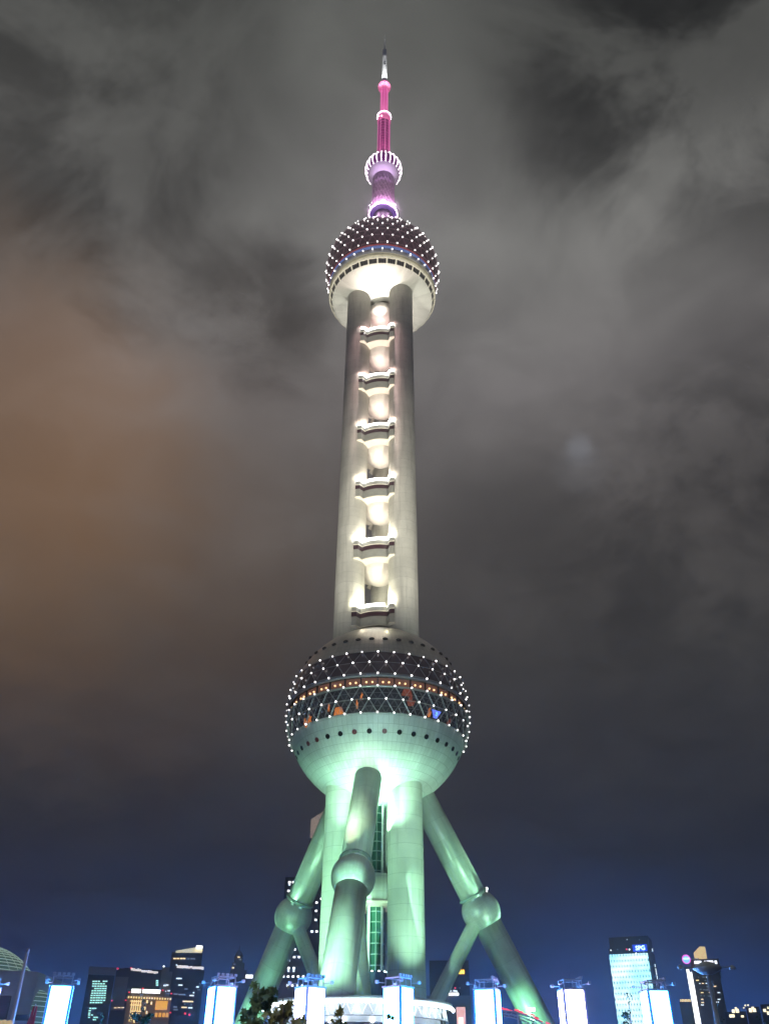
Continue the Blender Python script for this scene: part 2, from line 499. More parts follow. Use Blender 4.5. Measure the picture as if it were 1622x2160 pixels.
def lattice(rows, R, zc, n, rad, off0, skip=(), sub=1):
    b = MB()
    st = 360.0 / n
    for i, z in enumerate(rows):
        o = off0 + (st / 2 if i % 2 else 0)
        for k in range(n):
            p = cage_pt(R, zc, z, o + st * k); q_ = cage_pt(R, zc, z, o + st * (k + 1))
            if (i not in skip): b.bar(p, q_, rad, None, 4, False, False)
            if i + 1 < len(rows) and (i, i + 1) not in skip:
                z2 = rows[i + 1]
                for dd in (-st / 2, st / 2):
                    b.bar(p, cage_pt(R, zc, z2, o + st * k + dd), rad, None, 4, False, False)
    return b


lattice(ROWZ[:3], RCAGE, LOW, 36, .075, PHI0, ()).build('upper_lattice', cage_m, ls)
lattice(ROWZ[3:], RCAGE, LOW, 36, .075, PHI0, ()).build('lower_lattice', cage_m, ls)
fr_rows = [87.45 + (84.2 - 87.45) * .5 * i for i in range(5)]
fr_rows = [87.45, 85.82, 84.2, 82.6, 81.0]
lattice(fr_rows, 24.4, LOW, 72, .05, PHI0, ()).build('fine_lattice', mat('fine_cage', (.35, .31, .31), .4, .6), lowglass)

BULB = MB().ball((0, 0, 0), .225, 12, 8)
bulb_mesh = BULB.mesh('light_bulb', bulb_m)
allb = []
for i, z in enumerate(ROWZ):
    o = PHI0 + (5 if (i % 2 if i < 3 else (i + 1) % 2) else 0)
    # rows 1,3,4,6 sit on the full steps, rows 2,5 between them
    for k in range(36):
        p = cage_pt(RCAGE + .06, LOW, z, o + 10 * k)
        allb.append((p.y, p))
allb.sort(key=lambda t: t[0])
rest = MB()
for j, (y, p) in enumerate(allb):
    if j < 100: link('light_bulb', bulb_mesh, ls, p)
    else: rest.ball(p, .225, 8, 6)

# portholes of the lower shell and hoods on the upper shell
pm = MB(); pm.lathe([(.62, 0), (.62, .12), (0, .12)], 20, False, False)
porth = pm.mesh('porthole', port_m); pm2 = MB(); pm2.lathe([(.62, 0), (.62, .12), (0, .12)], 20, False, False); porth2 = pm2.mesh('porthole', port_red)
for k in range(36):
    a = PHI0 - 5.2 + 10 * k
    zz = 77.1
    p = cage_pt(24.33, LOW, zz, a); qn = Vector((0, 0, 1)).rotation_difference(p.normalized())
    link('porthole', porth2 if k in (35, 1, 32, 31) else porth, lower_shell, p, tuple(qn))
hd = MB(); hd.ball((0, 0, 0), .7, 12, 8); hood = hd.mesh('vent_hood', mat('vent_hood', (.06, .055, .05), .5, .4))
for k in range(36):
    a = PHI0 - 4.8 + 10 * k
    p = cage_pt(24.5, LOW, 102.4, a); link('vent_hood', hood, upper_shell, p, (0, 0, radians(a)), (.55, 1.05, .6))

# things on show behind the glass
om = mat('orange_display', (.3, .1, .02), .5, emit=(1.0, .27, .06), es=.50, var=.6, scale=1.2, sampling=False)
om2 = mat('dim_red_display', (.2, .05, .03), .5, emit=(.9, .16, .07), es=.15, sampling=False)
bm_ = mat('blue_display', (.05, .05, .4), .5, emit=(.13, .20, 1.0), es=1.3, sampling=False)
cm_ = mat('cyan_display', (.1, .3, .5), .5, emit=(.25, .65, 1.0), es=1.3, sampling=False)


def show(poly_az_z, m):
    b = MB(); pts = [cage_pt(24.37, LOW, z, a) for a, z in poly_az_z]; ins = [cage_pt(24.0, LOW, z, a) for a, z in poly_az_z]
    n = len(pts)
    b.add(pts + ins, [tuple(range(n)), tuple(range(n, 2 * n))[::-1]] + [(i, (i + 1) % n, n + (i + 1) % n, n + i) for i in range(n)])
    b.build('display', m, lowglass)


def az(px):   # azimuth on the glass for a column of the photograph
    return -90 + math.degrees(asin(max(-1, min(1, (px - 797) / 9.05 / 22.8 * 1.0))))


for px, z, wd_, m, kind in [(711, 82.1, 12, om, 'trap'), (762, 84.9, 3.2, om, 'fig'), (752, 83.3, 2.4, om, 'fig2'), (645, 82.0, 5, om, 'fig'), (690, 83.3, 2.5, om, 'fig'), (634, 80.9 + .8, 4, om, 'fig2'),
                            (925, 82.6, 10, bm_, 'trap2'), (925, 82.6, 4, cm_, 'tri'), (910, 82.6, 4, om, 'fig2'), (868, 84.3, 9, om2, 'fig2'), (858, 86.4, 12, om2, 'trap'), (957, 81.8, 5, om2, 'fig')]:
    a0 = az(px - wd_); a1 = az(px + wd_); c0 = (a0 + a1) / 2; d_ = (a1 - a0) / 2
    if kind == 'trap': show([(c0 - d_, z - .9), (c0 + d_, z - .9), (c0 + d_ * .55, z + .9), (c0 - d_ * .55, z + .9)], m)
    elif kind == 'trap2': show([(c0 - d_ * .45, z - .95), (c0 + d_ * .2, z - .95), (c0 + d_, z + .9), (c0 - d_, z + .9)], m)
    elif kind == 'tri': show([(c0 - d_, z), (c0, z - .5), (c0 + d_, z), (c0, z + .7)], m)
    elif kind == 'fig': show([(c0 - d_, z - .9), (c0 - d_ * .2, z - .2), (c0 + d_ * .3, z - .9), (c0 + d_ * .4, z + .2), (c0 + d_, z + .6), (c0 + d_ * .2, z + .7), (c0, z + 1.2), (c0 - d_ * .3, z + .5), (c0 - d_ * .9, z + .1)], m)
    else: show([(c0 - d_ * .6, z - 1.2), (c0 + d_ * .5, z - 1.0), (c0 + d_, z + .3), (c0 + d_ * .2, z + .2), (c0 + d_ * .1, z + 1.2), (c0 - d_ * .5, z + .9), (c0 - d_, z - .1)], m)

# ---- platforms with the balls between the columns
ZT = [233.9, 210.7, 187.8, 164.7, 142.3, 119.7]


def plan(grow=0.0, inner=True):
    g = grow
    out = [(-6.1 - g, 9.15 + g), (-4.8 + g * .6, 9.15 + g), (-3.95 + g * .5, 7.55 + g)]
    for i in range(1, 10):
        u = -3.95 + 7.9 * i / 10
        out.append((u, 7.55 + .85 * (1 - (u / 3.95) ** 2) + g))
    out += [(3.95 - g * .5, 7.55 + g), (4.8 - g * .6, 9.15 + g), (6.1 + g, 9.15 + g)]
    return out


def side(poly, j, flip=False):
    ph = radians(-90 + DEL + 120 * j)
    t = (-sin(ph), cos(ph)); n = (cos(ph), sin(ph))
    return [(u * t[0] + v * n[0], u * t[1] + v * n[1]) for u, v in poly]


def ring3(zs, grow, close_v=None):
    b = MB()
    for j in range(3):
        o = plan(grow)
        poly = o + [(6.1 + grow, 6.2), (2.4, 1.4), (-2.4, 1.4), (-6.1 - grow, 6.2)]
        b.prism(side(poly[::-1], j), zs[0], zs[1])
    return b


def band3(z0, z1, g0, g1, j):
    """thin band following the platform edge on one side"""
    b = MB()
    if True:
        o = side(plan(g1), j); i_ = side(plan(g0), j); n = len(o)
        vs = [(x, y, z0) for x, y in o] + [(x, y, z1) for x, y in o] + [(x, y, z0) for x, y in i_] + [(x, y, z1) for x, y in i_]
        fs = []
        for k in range(n - 1):
            fs += [(k, k + 1, n + k + 1, n + k), (2 * n + k, 3 * n + k, 3 * n + k + 1, 2 * n + k + 1), (n + k, n + k + 1, 3 * n + k + 1, 3 * n + k), (k, 2 * n + k, 2 * n + k + 1, k + 1)]
        fs += [(0, n, 3 * n, 2 * n), (n - 1, 3 * n - 1, 4 * n - 1, 2 * n - 1)]
        b.add(vs, fs)
    return b


plat_m = ring3((-6.9, -1.2), 0.0).mesh('platform', fascia_m)
sof_m = ring3((-7.2, -6.91), .12).mesh('soffit', soffit_m)


def tubes(j, pts, rad, solid):
    rl = MB()
    for i in range(len(pts) - 1):
        a_ = Vector((*pts[i], -.55)); c_ = Vector((*pts[i + 1], -.55)); nn = max(1, round((c_ - a_).length / .55))
        if solid: rl.bar(a_, c_, rad, None, 6); continue
        for s in range(nn):
            rl.bar(a_.lerp(c_, (s + .12) / nn), a_.lerp(c_, (s + .88) / nn), rad, None, 6, True, True)
    return rl


sides = []
for j in range(3):
    pts = side(plan(-.1), j); short = side([pt for pt in plan(-.1) if abs(pt[0]) < 4.0], j)
    sides.append([('glass_band', band3(-4.15, -2.75, -.2, .10, j).mesh('glass_band', band_m)), ('drip_edge', band3(-2.62, -2.45, -.2, .16, j).mesh('drip_edge', slat_m)),
                  ('railing', band3(-1.19, -1.0, -.2, .05, j).mesh('railing', steel_m)), ('railing_lights', tubes(j, pts, .55, False).mesh('railing_lights', strip_m)),
                  ('railing_lights', tubes(j, short, .55, True).mesh('railing_lights', strip_m))])
for k, zt in enumerate(ZT):
    pf = link('platform', plat_m, tower, (0, 0, zt)); link('soffit', sof_m, pf)
    for sd in sides:
        for i, (nm, me) in enumerate(sd):
            if i == (3 if k == 5 else 4): continue
            link(nm, me, pf)
inner = MB().ball((0, 0, 0), 5.6, 40, 24).mesh('inner_sphere', inner_mat)
for z in [248.0, 227.0, 203.5, 181.9, 158.9, 136.3]:
    link('inner_sphere', inner, tower, (0, 0, z))

# ---- upper sphere
us = link('upper_sphere', None, tower, (0, 0, UPS))
b = MB(); b.lathe([(sqrt(22.1 ** 2 - (zz - UPS) ** 2), zz - UPS) for zz in [263.6 + (294.3 - 263.6) * i / 44 for i in range(45)]], 144, True, True)
b.build('glass_skin', glass_top, us)
rowsU = [289.5, 286.8, 284.0, 281.1, 278.2, 275.2, 272.1, 268.85, 265.5]
lattice(rowsU[3:], 22.35, UPS, 36, .05, PHI0 + (0 if 3 % 2 == 0 else 0), ()).build('sphere_lattice', mat('mauve_cage', (.40, .26, .30), .4, .4), us)
ub = []
for i, z in enumerate(rowsU[3:]):
    for k in range(36):
        ub.append((cage_pt(22.45, UPS, z, PHI0 + (5 if i % 2 else 0) + 10 * k), .26))
for i, z in enumerate(rowsU[:3]):
    for k in range(24):
        ub.append((cage_pt(22.4, UPS, z, PHI0 + (7.5 if i % 2 else 0) + 15 * k), .25))
for k in range(36):
    p = polar(PHI0 + 10 * k, 21.0); p.z = 262.0 - UPS; ub.append((p, .26))
ring = lambda prof, name, m: MB().lathe([(r, z - UPS) for r, z in prof], 144, True, False).build(name, m, us)
ring([(20.95, 264.6), (21.05, 264.3), (20.85, 263.9)], 'red_rim', mat('red_rim', (.25, .05, .05), .4, emit=(.8, .1, .08), es=.12, sampling=False))
ring([(20.75, 263.9), (20.6, 262.3)], 'blue_glass_band', blue_band)
ring([(20.6, 262.3), (20.75, 262.25), (20.65, 260.0)], 'grey_band', grey_band)
ring([(20.65, 260.0), (20.5, 259.6), (20.6, 259.5), (20.6, 258.2), (20.45, 258.1)], 'parapet', parapet_m)
ring([(20.1, 258.1), (19.2, 255.7)], 'deck_window_band', port_m)
# scalloped lower rim: 36 slats and a rim made of shallow lobes
b = MB()
N = 288
top_, bot_ = [], []
for i in range(N):
    a = 360 * i / N; lob = .18 * abs(sin(radians(a * 18)))
    p = polar(a, 20.35 + lob); top_.append((p.x, p.y, 258.1 - UPS)); p = polar(a, 20.2 + lob); bot_.append((p.x, p.y, 257.45 - UPS))
b.add(top_ + bot_, [(i, N + i, N + (i + 1) % N, (i + 1) % N) for i in range(N)])
inn = [(x * .985, y * .985, z) for x, y, z in bot_]
b.add(bot_ + inn, [(i, N + i, N + (i + 1) % N, (i + 1) % N) for i in range(N)])
b.build('scalloped_rim', slat_m, us)
slat = MB(); slat.add([(-.28, .0, 0), (.28, 0, 0), (.28, -1.0, -2.35), (-.28, -1.0, -2.35), (-.28, .2, -.1), (.28, .2, -.1), (.28, -.85, -2.5), (-.28, -.85, -2.5)],
                      [(0, 1, 2, 3), (4, 7, 6, 5), (0, 4, 5, 1), (3, 2, 6, 7), (0, 3, 7, 4), (1, 5, 6, 2)])
slm = slat.mesh('deck_slat', slat_m)
thin = MB(); thin.box(-.07, .07, -.02, .12, -.1, .0); 
for k in range(36):
    a = PHI0 + 5 + 10 * k; p = polar(a, 20.15)
    link('deck_slat', slm, us, (p.x, p.y, 258.05 - UPS), (0, 0, radians(a - 90)))
st = MB()
for k in range(180):
    a = PHI0 + 2 * k
    p = polar(a, 20.14); q_ = polar(a, 19.22); st.bar((p.x, p.y, 258.05 - UPS), (q_.x, q_.y, 255.65 - UPS), .06, None, 4, False, False)
st.build('window_bars', fascia_m, us)
ring([(19.25, 255.75), (18.9, 255.55), (18.0, 255.4), (15.0, 255.1), (12.0, 254.8), (9.0, 254.5), (4.0, 254.2), (0.0, 254.2)], 'underside_bowl', bowl_mat)
for p, r in ub: rest.ball(Vector((p.x, p.y, p.z + UPS - LOW)), r, 8, 6)
ro = struct(rest.build('light_bulbs', bulb_m, tower, (0, 0, LOW)), 'stuff')

# ---- mast
ms = lambda prof, name, m, n=32, par=tower, cap=True: MB().lathe(prof, n, True, cap).build(name, m, par)
ms([(4.3, 292), (4.1, 310.3)], 'neck', dark_steel)
collar = ms([(4.15, 310.0), (5.6, 310.35), (5.85, 310.9), (5.7, 311.4), (5.2, 311.6)], 'collar', collar_m, 48, tower, False)
b = MB()
for i in range(44):
    a = 2 * pi * i / 44; b.ball((5.9 * cos(a), 5.9 * sin(a), 311.25), .36, 8, 6)
b.build('collar_lights', led_white, collar)
spk = MB()
for i in range(72):                                   # fine lightning needles round the collar
    a = 360 * i / 72; p = polar(a, 5.8); q_ = polar(a, 8.2); spk.bar((p.x, p.y, 311.0), (q_.x, q_.y, 312.6), .035, .02, 4, False, False)
spk.build('needle_ring', steel_m, collar)
base_ = ms([(5.3, 311.6), (5.05, 314), (4.85, 320), (4.7, 328), (4.7, 336.5)], 'mast_base', shaft_m, 40)
gr = MB()
for i in range(20):
    a0_ = 18 * i
    p = [polar(a0_ + (9 if s % 2 else 0), 5.35 - .55 * min(1, s / 5)) + Vector((0, 0, 312 + 2.2 * s)) for s in range(11)]
    for s in range(10):
        gr.bar(p[s], p[s + 1], .12, None, 4, False, False)
        p2 = polar(a0_ + (-9 if s % 2 == 0 else 0) + 0, 5.35 - .55 * min(1, (s + 1) / 5)) + Vector((0, 0, 312 + 2.2 * (s + 1)))
        gr.bar(p[s], p2, .12, None, 4, False, False) if s % 2 == 0 else None
gr.build('diagonal_grid', mat('lilac_grid', (.62, .42, .58), .4, .3), base_)
CZ = 343.4
cap_ = link('capsule', None, tower, (0, 0, CZ))
MB().lathe(sph(7.75, -26, 74, 30), 64, True, False).build('capsule_glass', capsule_glass, cap_)
MB().lathe([(7.0, -3.35), (6.9, -4.2), (6.4, -5.4), (5.5, -6.5), (4.72, -7.2)], 64, True, False).build('capsule_dish', capsule_dish, cap_)
for k in range(24):
    b = MB(); a = PHI0 - 7.5 + 15 * k
    for s in range(15):
        la = -25 + 6.6 * s; p = polar(a, 8.0 * cos(radians(la))); p.z = 8.0 * sin(radians(la)); b.ball(p, .31, 8, 5)
    b.build('light_string', bulb_pink, cap_)
b = MB()
for i in range(28):
    p = polar(360 * i / 28, 3.3); p.z = 7.5; b.ball(p, .40, 8, 6)
b.build('top_lights', bulb_pink, cap_)
spk = MB()
for i in range(48):
    p = polar(7.5 * i, 4.2); q_ = polar(7.5 * i, 7.4); spk.bar((p.x, p.y, 7.0), (q_.x, q_.y, 9.2), .03, .02, 4, False, False)
spk.build('needle_ring', steel_m, cap_)
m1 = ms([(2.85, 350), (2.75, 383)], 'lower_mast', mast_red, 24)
b = MB()
for i in range(14):
    z = 352.5 + 2.2 * i
    for k in range(12):
        p = polar(30 * k + 15, 2.9); q_ = polar(30 * k + 45, 2.9); b.bar((p.x, p.y, z), (q_.x, q_.y, z), .10, None, 4, False, False)
b.build('mast_hoops', mat('dim_pink_hoop', (.6, .15, .4), .4, emit=(.95, .12, .55), es=.30, sampling=False), m1)
for k in range(8):
    p = polar(45 * k + 12, 2.92); b = MB(); b.bar((p.x, p.y, 350.5), (p.x, p.y, 382), .09, None, 5); b.build('light_strip', led_pink, m1)
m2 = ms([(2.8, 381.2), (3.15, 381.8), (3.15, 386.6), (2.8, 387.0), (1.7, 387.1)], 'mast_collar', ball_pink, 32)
b = MB()
for i in range(26):
    p = polar(360 * i / 26, 3.2); b.ball((p.x, p.y, 386.6), .34, 8, 6)
for i in (3, 9, 16): 
    p = polar(-175 + 4 * i, 3.3); b.ball((p.x, p.y, 384 - 1.4 * (i % 3)), .3, 8, 6)
b.build('collar_lights', led_white, m2)
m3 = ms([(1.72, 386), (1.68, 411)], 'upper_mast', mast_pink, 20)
for k in range(8):
    p = polar(45 * k, 1.75); b = MB(); b.bar((p.x, p.y, 387.2), (p.x, p.y, 410.6), .08, None, 5); b.build('light_strip', led_pink, m3)
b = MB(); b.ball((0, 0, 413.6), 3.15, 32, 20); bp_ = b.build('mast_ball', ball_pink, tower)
an = ms([(1.55, 416), (1.5, 421), (1.35, 424.5), (1.25, 431), (1.1, 442), (1.0, 449.2)], 'antenna', antenna_m, 20)
b = MB(); b.ball((0, -1.25, 433.5), .55, 10, 6); b.build('antenna_box', dark_steel, an)
b = MB()
for i in range(4):
    p = polar(90 * i + 30, .45); b.bar((p.x, p.y, 449), (p.x * .4, p.y * .4, 461), .09, .06, 5)
for i in range(7): 
    z = 450 + 1.6 * i
    for k in range(4):
        p = polar(90 * k + 30, .43 - .02 * i); q_ = polar(90 * k + 120, .43 - .02 * i); b.bar((p.x, p.y, z), (q_.x, q_.y, z + .8), .06, None, 4)
b.bar((0, 0, 458), (0, 0, 466), .10, .05, 6)
b.build('lightning_rod', antenna_m, an)
b = MB(); b.lathe([(1.05, 449.2), (.9, 449.9), (.3, 450.1)], 14); b.build('antenna_cap', dark_steel, an)

# ------------------------------------------------------------------ the tower's own lamps
GREEN = (.30, 1.0, .52); PALEG = (.60, 1.0, .72)
for k in range(3):
    a = -90 + DEL * .93 + 120 * k
    # lamps on each ball wash the upper leg and the belly of the sphere
    p = polar(a + (-3 if k == 0 else 0), 33.2) + Vector((0, 0, 47.2))
    lamp('leg_lamp', polar(a - (4 if k == 0 else 0), 34.5) + Vector((0, 0, 46.5)), 19000 if k == 0 else 9000, (.80, 1.0, .58), tower, .4, 46, polar(a, 15) + Vector((0, 0, 65)), .95)
    if k == 0: lamp('hull_lamp', polar(a - 9, 31) + Vector((0, 0, 49)), 30000, (.55, 1.0, .68), tower, .8, 66, polar(a + 4, 18) + Vector((0, 0, 72)), .95)
    # a lamp on each lower leg throws green light up at the underside of its ball
    p = polar(a + (4 if k == 0 else (-5 if k == 1 else 5)), 44.5) + Vector((0, 0, 30.0)); tt = polar(a, 32.6) + Vector((0, 0, 41.5))
    lamp('ball_lamp', p, 52000 if k == 0 else 90000, (.40, 1.0, .62), tower, .4, 26 if k == 0 else 34, tt, .8)
# lamps on the ground wash the lower legs
for p, t, pw, c, ang in [((-13, -47, 18.9), (-6.2, -34, 31), 9000, GREEN, 62), ((-34, -104, 12), (-6.6, -35, 29), 1300000, (.44, 1.0, .66), 15), ((10, -108, 10), (-5.5, -34, 29), 260000, (.5, 1, .72), 15), ((-36, 4, 6), (-33, 27, 18), 110000, GREEN, 46), ((-30, 2, 10), (-26, 20, 38), 40000, GREEN, 40),
                         ((27, -6, 8), (37, 14, 20), 90000, GREEN, 44), ((46, 2, 8), (26, 10, 44), 30000, GREEN, 40)]:
    lamp('ground_flood', p, pw, c, tower, .5, ang, t, .8)
# belly of the lower sphere, from between the columns
for a, r_, z_, pw in [(-79, 14.5, 54, 19000), (-75, 8, 57, 16000), (-123, 15.0, 54, 13000), (80, 14, 57, 9000)]:
    lamp('belly_lamp', polar(a, r_) + Vector((0, 0, z_)), pw, (.46, 1.0, .64), tower, .9, 115, polar(a, r_ + 1) + Vector((0, 0, 75)), .9)
# added fill spots round the plaza and podium
for p, t, pw, ang, c in [((-78, -96, 9), (-10, 0, 44), 130000, 36, (.40, 1.0, .60)), ((62, -112, 9), (10, 0, 42), 120000, 36, (.46, 1.0, .64)), ((-14, -56, 19), (-9, -5, 44), 30000, 44, (.42, 1.0, .62)),
                         ((11, -25, 18.6), (7.2, -7, 46), 34000, 56, (.46, 1.0, .64)), ((-20, -17, 18.6), (-9, -3, 46), 42000, 56, (.46, 1.0, .64)),
                         ((-40, -20, 12), (-14, 6, 60), 60000, 44, (.40, 1, .6)), ((46, -20, 12), (14, 4, 60), 60000, 44, (.5, 1, .66)),
                         ((4, -150, 8), (0, 0, 80), 300000, 22, (.66, 1.0, .92)),
                         ((-80, -150, 9), (-4, 0, 224), 2000000, 43, (1.0, .965, .82)), ((90, -140, 9), (4, 0, 224), 2000000, 43, (1.0, .965, .82))]:
    lamp('plaza_fill', p, pw, c, tower, .8, ang, t, .7)
# floods on the shoulder of the lower sphere light the long columns
for a, pw in [(-62, 3500), (-140, 3500), (-20, 3000), (175, 3000)]:
    lamp('shoulder_flood', polar(a, 19.5) + Vector((0, 0, 107.5)), pw, (1.0, .96, .82), tower, .5, 60, polar(a, 11) + Vector((0, 0, 165)), .9)
WARM = [(1.0, .62, .62), (1.0, .68, .64), (1.0, .76, .66), (1.0, .86, .70), (1.0, .90, .70), (1.0, .95, .70)]
for k, zt in enumerate(ZT):
    c = WARM[k]
    for u, v, pw in [(-2.0, 7.4, 3600), (2.0, 7.4, 3600), (-4.9, 9.3, 650), (4.9, 9.3, 650)]:
        x, y = side([(u, v)], 0)[0]
        lamp('platform_lamp', (x, y, zt + .35), pw * (.7 if k == 0 else 1), c, tower, .25)
for k, zt in enumerate(ZT): lamp('well_fill', (1.0, 1.5, zt + .5), 1500, WARM[k], tower, .3)  # fill lights added near the axis to brighten the back column
x, y = side([(0, 7.0)], 0)[0]
lamp('bowl_lamp', (x, y, 240), 26000, (1, .94, .86), tower, .5, 84, (x, y - 2, 256), .8)
for j in (1, 2):
    x, y = side([(0, 9.0)], j)[0]; lamp('bowl_lamp', (x, y, 240), 7000, (1, .97, .88), tower, .5, 140, (x, y, 256), .8)
# violet and pink lamps of the mast
for a in (-130, -90, -50):
    p = polar(a, 6.9); lamp('collar_lamp', (p.x, p.y, 312.2), 5000, (1.0, .55, .95), tower, .3)
    p = polar(a, 8.5); lamp('dish_lamp', (p.x, p.y, 325), 2600, (.78, .55, 1.0), tower, .4, 60, (0, -4, 340), .8)
    p = polar(a, 3.9); lamp('antenna_fill', (p.x, p.y, 415.8), 16000, (1, 1, 1), tower, .2, 30, (0, 0, 430), .7)
    p = polar(a, 9.5); lamp('antenna_fill', (p.x, p.y, 389), 90000, (1, 1, 1), tower, .2, 16, (0, 0, 438), .7)  # added to whiten the antenna, hangs free without a mount
    p = polar(a, 5.0); lamp('mast_lamp', (p.x, p.y, 353), 500, (1.0, .35, .7), tower, .3, 60, (0, 0, 370), .7)
#REST
# ------------------------------------------------------------------ entrance pavilion at the tower's foot
pav = thing('entrance_pavilion', 'round white entrance hall ringed with roof lamps below the tower columns', 'pavilion', (-3.2, -33.4, 0))
pav_roof = mat('pavilion_roof', (.42, .47, .46), .5, var=.1, scale=.3)
pav_wall = mat('pavilion_wall', (.60, .64, .66), .45, var=.08, scale=.5)
truss_m = mat('white_truss', (.80, .82, .84), .4)
roof_l = mat('roof_lamp', (1, 1, 1), .4, emit=(.90, .97, 1.0), es=9, sampling=False)
b = MB(); b.lathe([(15.6, 0), (15.6, 17.1)], 96, True, False); b.build('wall', pav_wall, pav)
b = MB(); b.lathe([(17.3, 17.2), (18.0, 17.35), (18.0, 17.95), (17.2, 18.05), (0, 18.3)], 96, True, False); b.lathe([(15.7, 17.15), (17.3, 17.2)], 96, True, False)
proof = b.build('roof', pav_roof, pav)
b = MB(); b.lathe([(16.9, 14.95), (17.2, 14.95), (17.2, 15.15), (16.9, 15.15), (16.9, 14.95)], 96, True, False); b.build('ring_beam', steel_m, pav)
b = MB(); b.lathe([(15.65, 13.9), (15.9, 13.95), (15.9, 14.2), (15.65, 14.25)], 96, True, False); b.build('sill_band', steel_m, pav)
lm = MB().ball((0, 0, 0), .30, 10, 6).mesh('roof_lamp', roof_l)
for i in range(90):
    a = -178 + 176 * i / 89; p = polar(a, 18.1); link('roof_lamp', lm, proof, (p.x, p.y, 17.05))
b = MB()
n = 54
for i in range(n):
    a = 360 * i / n
    p = polar(a, 17.0); q_ = polar(a + 180 / n, 16.6); p2 = polar(a + 360 / n, 17.0)
    b.bar((p.x, p.y, 15.1), (q_.x, q_.y, 17.15), .10, None, 5, False); b.bar((q_.x, q_.y, 17.15), (p2.x, p2.y, 15.1), .10, None, 5, False)
b.build('truss', truss_m, pav)
rl = MB().ball((0, 0, 0), .38, 14, 8).mesh('wall_lamp', roof_l)
for a in (-80, -71, -62, -53, -98, -107, -116):
    p = polar(a, 16.0); link('wall_lamp', rl, pav, (p.x, p.y, 14.35))
for i in range(9):
    a = -162 + 18 * i; p = polar(a, 17.2); lamp('eaves_lamp', (p.x, p.y, 16.2), 150, (.78, .92, 1.0), pav, .3)
b = MB(); p = at(970, 2140, 170); b.box(-.9, .9, -.2, .2, -1.2, 1.0)
o = thing('vertical_sign', 'small lit pink and orange sign panel beside the white entrance hall', 'sign', (p.x, -53, 0))
MB().box(-.75, .75, -.15, .15, 12.9, 16.1).build('panel', mat('pink_sign_panel', (.5, .2, .2), .5, emit=(1.0, .55, .5), es=.8, var=.5, scale=1.5, sampling=False), o)
MB().box(-.45, .3, -.22, -.151, 13.4, 14.5).build('bright_panel', mat('yellow_sign_panel', (.6, .5, .3), .5, emit=(1, .85, .6), es=2.5, sampling=False), o)
b = MB(); b.bar((-.6, 0, 0), (-.6, 0, 12.9), .1); b.build('post', steel_m, o)
b = MB(); b.bar((.6, 0, 0), (.6, 0, 12.9), .1); b.build('post', steel_m, o)

# ------------------------------------------------------------------ light pillars
pan_white = mat('white_pillar_panel', (.9, .9, .9), .4, emit=(.56, .48, 1.0), es=34)
pan_blue = mat('blue_white_pillar_panel', (.9, .9, .9), .4, emit=(.07, .34, 1.0), es=58)
halo_blue = mat('blue_halo_edge', (.1, .3, .8), .4, emit=(.05, .33, 1.0), es=1.6, sampling=False)  # thin glowing strips added to stand in for the halo round the boxes
halo_lilac = mat('lilac_halo_edge', (.4, .4, .8), .4, emit=(.45, .45, 1.0), es=.9, sampling=False)
post_m = mat('pillar_post', (.20, .28, .42), .4, .5)
rail_m = mat('pillar_rail', (.55, .60, .70), .4, .3)
GRP = 'glowing tall light boxes standing in a row across the plaza'
S2 = .68          # half width of a pillar


def pillar(px, pytop, dist, turn, blue, mast, label):
    t = at(px, pytop, dist)
    r = thing('light_box', label, 'light box', (t.x, t.y, 0), radians(turn), GRP)
    top = t.z
    MB().box(-S2 - .15, S2 + .15, -S2 - .15, S2 + .15, 0, .7).build('plinth', mat_plinth, r)
    MB().box(-S2 + .07, S2 - .07, -S2 + .07, S2 - .07, .7, top - .02).build('core', post_m, r)
    MB().box(-S2 - .04, S2 + .04, -S2 - .04, S2 + .04, top, top + .1).build('cap', rail_m, r)
    for sx in (-1, 1):
        for sy in (-1, 1):
            MB().box(sx * (S2 - .06) - .06, sx * (S2 - .06) + .06, sy * (S2 - .06) - .06, sy * (S2 - .06) + .06, .7, top - .001).build('corner_post', post_m, r)
    for k in range(4):
        cz = pi / 2 * k
        for z0, z1 in ((.9, top - 2.55), (top - 2.45, top - .04)):
            p = link('light_panel', panel_mesh(z1 - z0, blue), r, (sin(cz) * (S2 - .03), -cos(cz) * (S2 - .03), z0), (0, 0, cz))
            for s in (-1, 1):
                link('edge_glow', halo_mesh(z1 - z0, blue), p, (s * (S2 - .085), -.03, 0))
    # rail frame with lamps and cameras on the roof
    rf = MB(); h = .55; e = S2 - .12
    for sx in (-1, 1):
        for sy in (-1, 1):
            rf.bar((sx * e, sy * e, top + .1), (sx * e, sy * e, top + h), .035, None, 6)
    for sy in (-1, 1):
        rf.bar((-e, sy * e, top + h), (e, sy * e, top + h), .045, None, 6); rf.bar((sy * e, -e, top + h), (sy * e, e, top + h), .045, None, 6)
    rf.bar((0, -e, top + .1), (0, -e, top + h), .03, None, 6); rf.bar((-e, 0, top + .1), (-e, 0, top + h), .03, None, 6)
    rfo = rf.build('roof_frame', rail_m, r)
    for sx, sy in ((-1, -1), (1, -1), (1, 1), (-1, 1)):
        b = MB(); b.bar((sx * e, sy * e, top + .28), (sx * (e + .38), sy * (e + .38), top + .32), .022, None, 5)
        b.box(sx * (e + .38) - .09, sx * (e + .38) + .09, sy * (e + .38) - .07, sy * (e + .38) + .07, top + .25, top + .42)
        b.build('camera_arm', rail_m, r)
    for i in range(5):
        b = MB(); b.box(-.09, .09, -.06, .06, 0, .14); b.build('spotlight', rail_m, rfo, (-e + 2 * e * i / 4, -e, top + h + .05))
    if mast:
        b = MB(); b.bar((0, 0, top + .1), (0, 0, top + mast), .022, .012, 6); b.build('antenna_rod', post_m, r)


PM = {}


